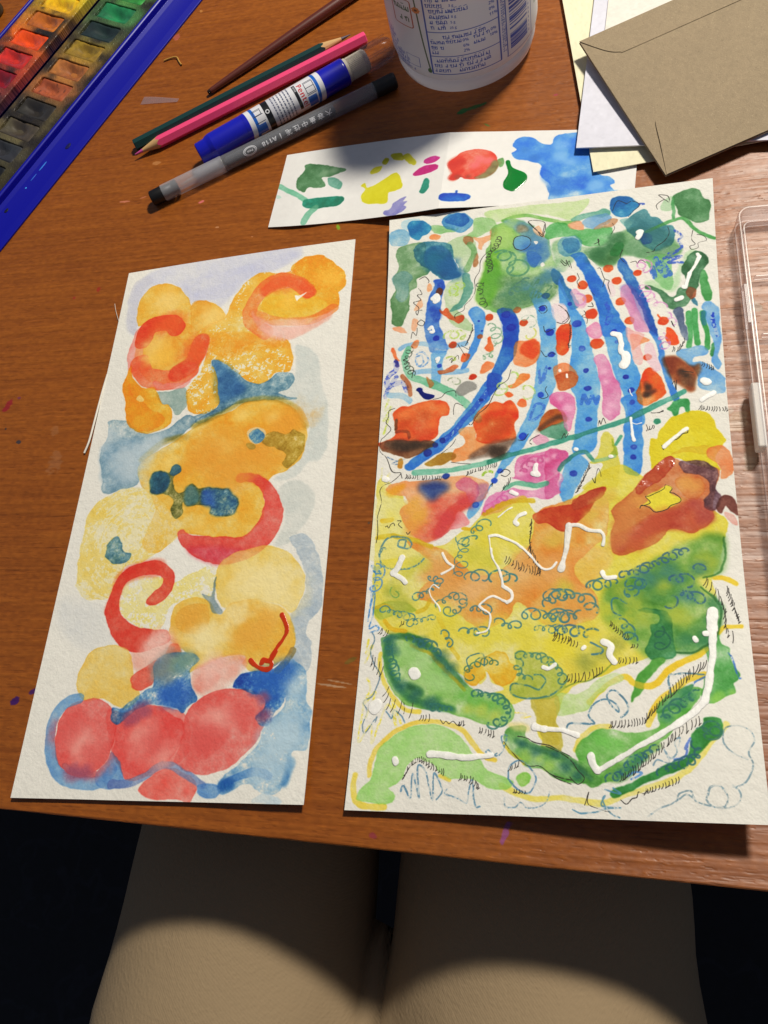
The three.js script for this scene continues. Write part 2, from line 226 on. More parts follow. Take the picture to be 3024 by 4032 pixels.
// sheet of paper with thickness from a coarse grid of points (tenths of a millimetre)
function paperGeometry(grid, th, su = 4, sv = 4, uvOf = (u, v) => [u, v]) {
  const m = grid.length - 1, n = grid[0].length - 1, cr = (a, b, c, d, t) => 0.5 * (2 * b + (c - a) * t + (2 * a - 5 * b + 4 * c - d) * t * t + (3 * b - a - 3 * c + d) * t * t * t);
  const ext = (g, i, k) => i < 0 ? 2 * g(0, k) - g(1, k) : i > k ? 0 : 0, NU = n * su, NV = m * sv;
  const G = (j, i, e) => { const J = clamp(j, 0, m), I = clamp(i, 0, n); let v = grid[J][I][e]; if (j < 0) v = 2 * v - grid[1][I][e]; if (j > m) v = 2 * v - grid[m - 1][I][e]; if (i < 0) v = 2 * v - grid[J][1][e]; if (i > n) v = 2 * v - grid[J][n - 1][e]; return v; };
  const pt = (u, v) => { const x = u * n, y = v * m, i = Math.min(n - 1, Math.floor(x)), j = Math.min(m - 1, Math.floor(y)), tx = x - i, ty = y - j; return [0, 1, 2].map((e) => { const r = [-1, 0, 1, 2].map((dj) => cr(G(j + dj, i - 1, e), G(j + dj, i, e), G(j + dj, i + 1, e), G(j + dj, i + 2, e), tx)); return cr(...r, ty) * 1e-4; }); };
  const P = [], U = [], I = [], edge = [];
  for (let j = 0; j <= NV; j++) for (let i = 0; i <= NU; i++) { P.push(pt(i / NU, j / NV)); U.push(uvOf(i / NU, j / NV)); }
  const id = (i, j) => j * (NU + 1) + i, nTop = P.length;
  for (let j = 0; j < NV; j++) for (let i = 0; i < NU; i++) I.push(id(i, j), id(i, j + 1), id(i + 1, j), id(i + 1, j), id(i, j + 1), id(i + 1, j + 1));
  const topCount = I.length;
  for (let k = 0; k < nTop; k++) { P.push([P[k][0], P[k][1] - th, P[k][2]]); U.push(U[k]); }
  for (let j = 0; j < NV; j++) for (let i = 0; i < NU; i++) I.push(nTop + id(i, j), nTop + id(i + 1, j), nTop + id(i, j + 1), nTop + id(i + 1, j), nTop + id(i + 1, j + 1), nTop + id(i, j + 1));
  const ring = []; for (let i = 0; i < NU; i++) ring.push(id(i, 0)); for (let j = 0; j < NV; j++) ring.push(id(NU, j)); for (let i = NU; i > 0; i--) ring.push(id(i, NV)); for (let j = NV; j > 0; j--) ring.push(id(0, j));
  const base = P.length; ring.forEach((k) => { P.push(P[k]); U.push([0.5, 0.5]); P.push(P[nTop + k]); U.push([0.5, 0.5]); });
  ring.forEach((k, i) => { const a = base + 2 * i, b = base + 2 * ((i + 1) % ring.length); I.push(a, b, a + 1, b, b + 1, a + 1); });
  const g = new THREE.BufferGeometry(); g.setAttribute('position', new THREE.Float32BufferAttribute(P.flat(), 3)); g.setAttribute('uv', new THREE.Float32BufferAttribute(U.flat(), 2)); g.setIndex(I); g.computeVertexNormals();
  g.addGroup(0, topCount, 0); g.addGroup(topCount, I.length - topCount, 1); return g;
}
const edgePaper = new THREE.MeshPhysicalMaterial({ color: new THREE.Color().setRGB(0.78, 0.76, 0.72), roughness: 0.9 });
const PAPER = [0.912, 0.898, 0.862];

// ---------------------------------------------------------------- the two watercolours and the swatch card
const LEFT = { size: [149,315], grid: [[[-2579,35,-2973],[-2403,29,-2994],[-2229,18,-3019],[-2048,15,-3036],[-1866,12,-3052],[-1683,9,-3067],[-1499,7,-3080],[-1313,7,-3090],[-1126,9,-3097]],[[-2583,30,-2724],[-2405,27,-2743],[-2228,19,-2764],[-2048,16,-2780],[-1866,12,-2796],[-1683,9,-2810],[-1498,6,-2823],[-1312,6,-2833],[-1124,8,-2841]],[[-2592,20,-2478],[-2410,21,-2493],[-2230,18,-2509],[-2048,16,-2524],[-1865,12,-2539],[-1682,9,-2553],[-1497,7,-2565],[-1311,6,-2575],[-1123,8,-2582]],[[-2598,15,-2226],[-2414,16,-2239],[-2232,16,-2253],[-2049,15,-2267],[-1866,12,-2280],[-1682,9,-2293],[-1496,8,-2305],[-1309,7,-2315],[-1121,9,-2323]],[[-2601,14,-1970],[-2418,15,-1983],[-2234,15,-1996],[-2050,14,-2009],[-1866,12,-2021],[-1681,10,-2033],[-1495,9,-2044],[-1308,9,-2053],[-1120,10,-2062]],[[-2605,12,-1713],[-2421,12,-1726],[-2237,12,-1738],[-2053,12,-1749],[-1867,12,-1761],[-1681,12,-1771],[-1494,12,-1781],[-1307,12,-1791],[-1119,12,-1800]],[[-2609,11,-1454],[-2426,10,-1467],[-2241,10,-1478],[-2055,11,-1489],[-1869,12,-1499],[-1682,13,-1509],[-1494,14,-1518],[-1306,14,-1527],[-1118,13,-1537]],[[-2613,10,-1194],[-2430,8,-1206],[-2245,8,-1217],[-2058,9,-1227],[-1871,12,-1236],[-1682,14,-1245],[-1494,16,-1254],[-1306,16,-1263],[-1118,15,-1273]],[[-2618,9,-933],[-2434,7,-944],[-2249,7,-954],[-2061,9,-963],[-1873,12,-972],[-1684,15,-981],[-1495,17,-989],[-1306,17,-998],[-1118,16,-1007]],[[-2622,9,-670],[-2438,6,-680],[-2252,6,-689],[-2064,8,-699],[-1875,12,-707],[-1685,15,-715],[-1496,18,-724],[-1307,19,-732],[-1118,17,-741]],[[-2627,9,-405],[-2442,7,-415],[-2256,7,-424],[-2067,9,-432],[-1878,12,-441],[-1688,15,-449],[-1497,19,-457],[-1307,23,-465],[-1117,23,-473]],[[-2626,16,-139],[-2441,15,-148],[-2254,15,-156],[-2066,16,-164],[-1877,19,-173],[-1687,21,-181],[-1496,27,-189],[-1304,34,-196],[-1114,36,-204]],[[-2623,27,127],[-2438,26,119],[-2251,26,111],[-2064,27,104],[-1875,28,96],[-1686,29,88],[-1495,35,80],[-1302,43,72],[-1112,47,64]]], marks: [...[
['w','#d2d2df',{s:5},[87,11,124,3,245,1,393,0,550,-7,575,3,582,34,555,46,495,78,425,87,392,111,370,156,338,184,301,154,246,153,218,115,166,73,104,66,72,98,60,155,71,215,66,245,38,222,25,174,20,115,22,81,59,28]],
['w','#d2d0d4',{s:2,d:0.7},[28,48,66,25,94,51,62,88,60,155,72,239,53,236,30,192,18,106]],
['w','#cfcfe2',{s:8,d:0.8},[182,75,292,69,398,45,538,18,562,47,440,90,375,141,303,146,237,143]],
['w','#d3d6d0',{s:2.5},[594,359,642,379,671,420,684,493,701,537,713,606,714,687,699,725,669,729,648,759,613,776,575,773,610,750,648,701,662,629,643,586,592,532,557,507,599,476,607,427]],
['w','#d3d5ce',{s:2.5},[638,778,683,807,696,851,680,900,654,930,639,958,603,956,621,902,615,852,592,807]],
['w','#bcc6cc',{s:2,g:0.25,wet:0.8},[643,939,678,935,711,973,733,1020,743,1100,738,1134,713,1160,711,1193,725,1220,727,1273,704,1283,678,1251,684,1209,675,1176,666,1142,686,1115,698,1071,687,1024,659,976]],
['w','#dadad7',{s:9,d:0.8},[13,1083,101,1093,154,1125,171,1172,202,1196,130,1217,79,1193,21,1144]],
['w','#8ba7b2',{s:1.5,e:0.3,g:0.3,v:0.35},[45,544,100,547,135,580,187,600,241,587,283,553,323,550,369,537,402,533,428,529,398,554,333,569,303,594,273,619,209,641,174,672,173,707,178,748,163,760,125,770,85,777,65,758,64,731,44,687,35,644,47,602,46,566]],
['w','#9ab6c8',{s:6,d:0.6},[35,644,63,611,134,612,199,626,174,672,171,727,136,758,82,767,61,731]],
['b','#a99336',{s:3,W:21.3,d:0.8},[175,679,234,629,301,622]],
['w','#93aaa2',{s:1.5,e:0.25},[180,464,219,465,270,457,284,513,261,547,228,514,205,504]],
['w','#6c94a6',{s:1.5,e:0.35,g:0.3,v:0.4},[341,376,380,384,418,412,443,444,480,467,520,467,550,442,590,446,605,470,588,497,558,511,618,535,527,529,461,526,422,536,391,554,335,583,319,567,357,550,384,524,359,471,359,427]],
['w','#4a82b0',{s:6,d:0.9},[342,379,390,401,430,450,462,483,400,519,370,501,358,441]],
['w','#eab441',{e:0.3,v:0.25},[73,215,61,155,66,106,97,69,142,67,183,86,219,124,241,160,242,165,268,152,302,162,346,193,358,227,312,252,301,274,274,286,250,266,221,270,133,224,100,211]],
['w','#e5a63a',{s:1,d:0.6},[242,165,268,152,302,162,311,196,295,233,292,265,259,256]],
['w','#ecb23c',{e:0.25,dry:0.3,v:0.3},[250,266,285,263,311,244,358,227,378,166,407,113,453,79,510,89,552,87,570,57,603,41,645,46,689,84,719,120,729,162,717,180,708,190,711,230,696,247,664,262,598,268,536,260,495,262,485,292,564,332,581,365,592,410,582,438,543,441,520,467,480,467,435,436,397,401,351,373,338,379,361,419,378,488,384,524,350,549,301,540,283,506,278,461,308,413,319,346,315,299,288,280]],
['w','#f2a520',{d:0.8,s:2,v:0.3},[551,79,570,57,603,41,646,48,689,84,719,120,726,161,717,180,708,190,711,230,696,247,664,262,597,260,541,241,619,170,584,124]],
['w','#efa52c',{s:3,d:0.6},[317,284,373,284,430,292,503,325,559,347,439,362,406,373,340,349]],
['w','#efa93a',{s:3,d:0.6},[355,351,403,296,466,304,557,332,574,364,504,340,422,337]],
['w','#f4b830',{s:1,e:0.15,k:0.9},[476,212,484,166,531,149,580,156,624,186,681,225,650,256,584,266,521,250]],
['b','#ee7f42',{s:2,W:52.5,d:0.9},[619,174,578,136,527,112,480,133,450,177,439,223,454,264,500,301]],
['b','#ec6a38',{s:3,W:42.5,d:0.8},[482,149,521,123,578,140,616,177]],
['b','#f0924a',{s:2,W:34.3,d:0.8},[449,224,516,261,585,274,645,271,695,243]],
['w','#f3a894',{s:3,d:0.9},[441,215,472,243,532,283,600,292,658,269,696,247,685,280,635,308,571,333,522,320,469,274]],
['o','#f3efe4',{s:1},[574,179,589,181,612,173,590,193,583,202]],
['w','#f0b23c',{s:1.5,d:0.5},[137,289,170,270,208,280,229,318,230,365,196,375,147,346,134,312]],
['w','#ecb044',{s:1,e:0.2},[91,242,146,219,212,261,239,288,289,288,315,322,305,390,262,429,185,435,120,396,82,328]],
['w','#eab043',{s:1},[203,247,244,234,291,280,278,309,242,308]],
['b','#f2968a',{s:2,W:44.6,d:0.9},[91,242,81,305,88,361]],
['b','#e2562c',{s:2,W:57.9,e:0.2},[101,272,111,229,146,217,184,220,206,244]],
['b','#ee7c52',{s:1.5,W:66.8,e:0.2},[105,355,128,397,168,417,219,424,271,401]],
['b','#e1532c',{s:2.5,W:60.5,e:0.2},[237,404,275,378,290,342,295,304]],
['w','#f2998f',{s:2,d:0.8},[162,424,214,438,263,437,289,422,266,454,218,458,176,446]],
['w','#eda220',{e:0.45,v:0.35},[69,393,77,359,94,408,137,444,173,448,205,504,228,514,246,559,226,586,173,598,127,579,99,543,83,482,64,434]],
['w','#e89310',{s:2,d:0.6},[64,404,82,421,104,462,138,489,156,506,221,557,186,592,127,575,99,543,83,482]],
['o','#f0d78a',{s:1.2,a:0.8},[118,475,128,465,144,482,138,490,123,485]],
['w','#e8b440',{e:0.3,v:0.35},[171,692,213,662,275,626,317,595,373,566,431,551,461,526,527,526,587,546,630,585,653,628,657,669,644,720,610,750,568,766,556,817,565,868,548,904,504,935,422,928,356,911,325,915,303,939,269,962,225,934,245,833,191,762,169,720]],
['w','#e6a638',{s:10,d:0.5},[317,637,403,590,505,614,531,671,595,729,555,759,461,764,394,746,341,701]],
['b','#a8963c',{s:3,W:15.6,d:0.8},[316,588,373,566,423,543,460,522,526,522,587,542,629,578,651,621]],
['w','#efd27c',{dry:0.5,streak:1,v:0.3},[52,1037,39,941,43,837,87,787,192,766,302,856,330,909,281,956,235,984,186,1000,182,1043,163,1078,92,1081,50,1043]],
['w','#f0db92',{dry:0.55,v:0.3},[192,1031,294,1030,341,1044,376,1027,440,1007,459,1049,443,1101,346,1103,330,1154,310,1177,243,1152,198,1121,186,1079]],
['w','#e05c50',{e:0.3,v:0.2},[469,768,475,749,510,749,557,772,592,813,613,858,610,908,590,949,553,983,501,1001,452,1002,400,987,358,960,330,928,324,906,335,898,350,910,390,922,454,930,503,929,537,909,559,867,557,823,534,790,507,775,482,776]],
['w','#dc5244',{s:3,d:0.6},[469,768,475,749,510,749,557,772,567,805,507,775]],
['w','#d2445c',{s:6,d:0.9,v:0.4},[357,954,394,950,458,960,521,969,494,998,452,1001,400,986]],
['w','#eccd74',{e:0.35,v:0.35},[453,1049,456,1007,485,979,538,962,592,960,648,987,685,1030,695,1070,683,1115,665,1137,628,1113,568,1103,516,1109,488,1120,466,1090]],
['w','#ebc158',{e:0.15,v:0.35},[349,1155,353,1109,399,1090,443,1101,479,1137,504,1109,557,1102,616,1113,660,1142,682,1187,681,1230,651,1261,592,1282,555,1260,558,1241,501,1243,446,1269,419,1279,426,1252,397,1224,350,1195]],
['w','#e4b04a',{s:2,d:0.6},[358,1138,390,1110,439,1112,452,1158,432,1180,383,1176]],
['w','#e6b850',{s:8,d:0.6},[505,1115,617,1119,670,1176,649,1241,556,1228]],
['w','#eca894',{s:5,d:0.8},[257,1221,287,1188,334,1177,383,1212,381,1235,337,1256,293,1277,263,1254]],
['w','#de5240',{e:0.3,v:0.2},[269,1097,284,1074,305,1054,305,1033,281,1023,242,1024,206,1037,191,1073,194,1115,215,1139,244,1157,296,1168,340,1172,351,1200,317,1216,283,1227,238,1220,202,1196,170,1155,155,1119,157,1077,168,1042,188,1009,223,989,266,982,301,993,331,1019,338,1044,333,1067,313,1096,290,1105]],
['w','#e04a30',{s:5,d:0.5},[162,1072,176,1018,235,984,299,988,293,1024,218,1033,188,1073,188,1133,158,1114]],
['w','#ebc86c',{e:0.35,v:0.25},[118,1302,118,1263,138,1223,179,1207,224,1211,253,1232,266,1265,274,1304,297,1331,279,1358,250,1363,202,1341,160,1346,132,1335]],
['w','#e4705c',{e:0.2},[268,1304,269,1282,313,1255,335,1245,331,1288,323,1310,290,1323]],
['w','#e6865e',{s:1.5},[353,1212,376,1207,388,1224,379,1257,348,1250]],
['w','#efa491',{s:3,e:0.15,v:0.35},[431,1285,445,1263,495,1242,552,1241,564,1260,552,1281,533,1307,492,1333,444,1327]],
['w','#e58070',{s:5,d:0.7},[445,1296,472,1280,496,1286,483,1312,449,1323]],
['w','#e57068',{v:0.2},[216,1374,264,1374,345,1359,431,1385,450,1461,422,1497,342,1522,278,1498,246,1458]],
['w','#e36d66',{e:0.3,v:0.22},[88,1432,91,1394,113,1357,159,1341,203,1347,241,1379,251,1411,249,1442,240,1483,216,1511,184,1524,140,1517,110,1494,93,1463]],
['w','#e46f68',{e:0.25,v:0.22},[251,1411,266,1384,297,1361,344,1358,390,1379,421,1395,432,1426,421,1456,403,1486,371,1497,342,1527,303,1530,279,1503,254,1467,253,1437]],
['w','#e26860',{e:0.25,v:0.22},[426,1390,443,1354,485,1328,541,1320,598,1329,627,1355,634,1390,627,1420,600,1460,561,1494,520,1512,482,1517,446,1506,420,1486,425,1451,429,1421]],
['w','#e4524c',{s:7,d:0.5},[462,1431,505,1416,540,1426,523,1460,481,1476]],
['w','#e88276',{e:0.2,v:0.4},[338,1549,364,1521,396,1506,430,1506,466,1522,486,1544,479,1563,470,1575,435,1569,379,1570,349,1561]],
['w','#4a80b6',{e:0.2,g:0.35,v:0.4},[321,1266,334,1239,368,1229,410,1230,435,1239,441,1252,423,1268,426,1290,434,1317,450,1343,432,1359,418,1377,398,1364,368,1358,315,1358,267,1390,252,1403,232,1395,229,1379,231,1363,253,1366,276,1347,313,1321,329,1310]],
['w','#3a70c8',{s:6,d:0.6},[350,1327,393,1301,424,1312,425,1349,380,1359]],
['b','#81aace',{s:1.5,W:29.7,e:0.2},[131,1340,94,1356,72,1394,73,1437,89,1484,116,1520,157,1537,205,1539,239,1531,257,1508]],
['b','#c08088',{s:1.5,W:14.2,d:0.8},[129,1500,170,1519,218,1518]],
['w','#729ecb',{e:0.2},[218,1518,241,1488,251,1467,277,1493,296,1527,321,1534,306,1544,266,1548,230,1543]],
['b','#7d90bc',{s:1,W:20.7},[264,1538,310,1537,347,1522,372,1502,405,1496,442,1511,478,1530,497,1539]],
['w','#5e90c8',{e:0.2},[488,1539,523,1534,547,1548,528,1565,495,1560]],
['w','#3a74b8',{s:2,g:0.45,v:0.35},[537,1315,551,1289,580,1279,631,1280,673,1256,684,1304,673,1355,655,1380,644,1405,620,1405,611,1385,628,1365,617,1339,588,1334,558,1321]],
['w','#2a60b8',{s:6,d:0.6,g:0.5},[555,1298,610,1288,669,1273,674,1309,644,1340,598,1324]],
['w','#8db3cd',{s:1.5,e:0.25,g:0.35,v:0.4,wet:0.6},[673,1256,701,1262,724,1294,726,1340,740,1375,742,1415,739,1459,707,1459,707,1502,699,1531,676,1550,644,1551,604,1532,554,1557,536,1543,548,1514,582,1489,615,1455,632,1415,646,1395,679,1355]],
['b','#5c92c8',{s:1.5,W:20.5},[551,1534,586,1516,623,1509,655,1515]],
['w','#2f72b4',{s:4},[538,1539,549,1524,571,1529,569,1545,548,1550]],
['b','#6ea0c4',{s:3,W:17.9},[694,1531,701,1503,705,1484]],
['w','#c8d6dd',{s:2},[629,1560,655,1550,688,1564,690,1575,626,1572]],
['b','#9a8a5a',{s:2,W:16.5},[681,1231,668,1257,648,1278]]
],...[
['m','#f0a498',{r:31.6},[157,1437,186,1458,329,1431,391,1482,484,1395,522,1386]],
['m','#dd5752',{r:32.9},[356,1446,501,1431,566,1380,208,1473,475,1441,115,1416]],
['m','#f3d274',{r:20.4},[421,664,460,568,553,584,259,694,384,887]],
['m','#e69c2e',{r:54.8},[382,671,533,684,439,743,593,602]],
['m','#f1de9e',{r:50.2},[569,1060,542,1036,613,1085]],
['m','#bfcdd4',{r:35.9},[157,656,117,667,206,626,44,588,150,725]],
['m','#f3cf78',{r:33},[150,133,148,307,321,217]],
['m','#f6c044',{r:31.2},[180,327,557,200,673,130]],
['m','#e9581f',{r:32.1},[177,223,288,326,529,132]],
['m','#1f5fb8',{r:25.4},[388,1338,612,1303,642,1325,665,1283]],
['m','#b4cedd',{r:31.1},[685,1411,705,1440,657,1440,648,1499,703,1325]],
['m','#f3c9bd',{r:29.5},[527,297,594,298,477,1275,306,1222,332,1195]],
['m','#7f8a86',{r:20.9},[339,1267,358,1240,353,1278]],
['m','#7b9c86',{r:20.8},[406,1241,397,1257]],
['m','#e7a93f',{r:35.8},[396,1146,595,1174,553,1201]],
['m','#f3e2a8',{r:34.8},[469,1187,435,1198,520,1133]],
['m','#9c4a66',{r:14.7},[285,1390,311,1369,622,1340,630,1381,151,1515,188,1519]],
['w','#ad9730',{s:1.5,e:0.3,g:0.3},[528,644,558,629,598,640,615,628,642,644,654,668,648,701,615,744,595,729,605,704,571,681,537,665]],
['w','#b09a38',{s:2},[488,657,511,662,510,676,493,673]],
['o','#e0e2d8',{s:2,a:0.55},[483,622,505,611,532,620,538,644,518,663,494,651]],
['w','#3c7cb8',{s:1.5,g:0.3},[491,630,509,616,530,630,535,648,517,660,496,647]],
['w','#75804a',{s:1.5,e:0.3,g:0.4},[218,724,237,719,266,728,281,703,299,711,302,728,284,740,285,764,303,791,322,786,345,768,364,783,386,782,439,789,475,817,485,843,470,871,438,869,408,857,409,841,381,830,343,834,324,819,327,852,310,867,293,843,293,810,264,795,230,789,216,778,224,758,217,738]],
['w','#2a6590',{s:2.5},[218,724,251,724,273,749,263,788,230,789,216,778]],
['w','#3a7098',{s:1},[270,732,278,702,297,709,304,726,284,738]],
['w','#4a84b8',{s:3,g:0.4},[372,790,399,783,453,796,482,831,475,865,432,868,408,857,408,838,374,823]],
['w','#5a8c98',{s:3},[322,783,353,776,367,822,336,830]],
['w','#3d72d0',{s:5,d:0.7},[375,790,409,800,421,839,388,830]],
['w','#90a1a4',{s:1,e:0.3},[454,1037,459,1090,487,1131,460,1130,444,1107,418,1080,447,1087,448,1054]],
['w','#53839c',{s:1.2,e:0.3,g:0.3},[146,906,161,929,173,955,197,960,189,984,156,986,123,968,119,952,124,927]],
['p','#c63410',{W:11.4,h:0.5,wet:1},[643,1143,659,1170,659,1192,641,1222,629,1243]],
['p','#c63410',{W:14.4,h:0.5,wet:1},[637,1232,625,1254,608,1253,605,1260]],
['p','#c63410',{W:12.2,h:0.5,wet:1},[576,1253,596,1269,617,1276,631,1270,630,1259,614,1255]]
]] };
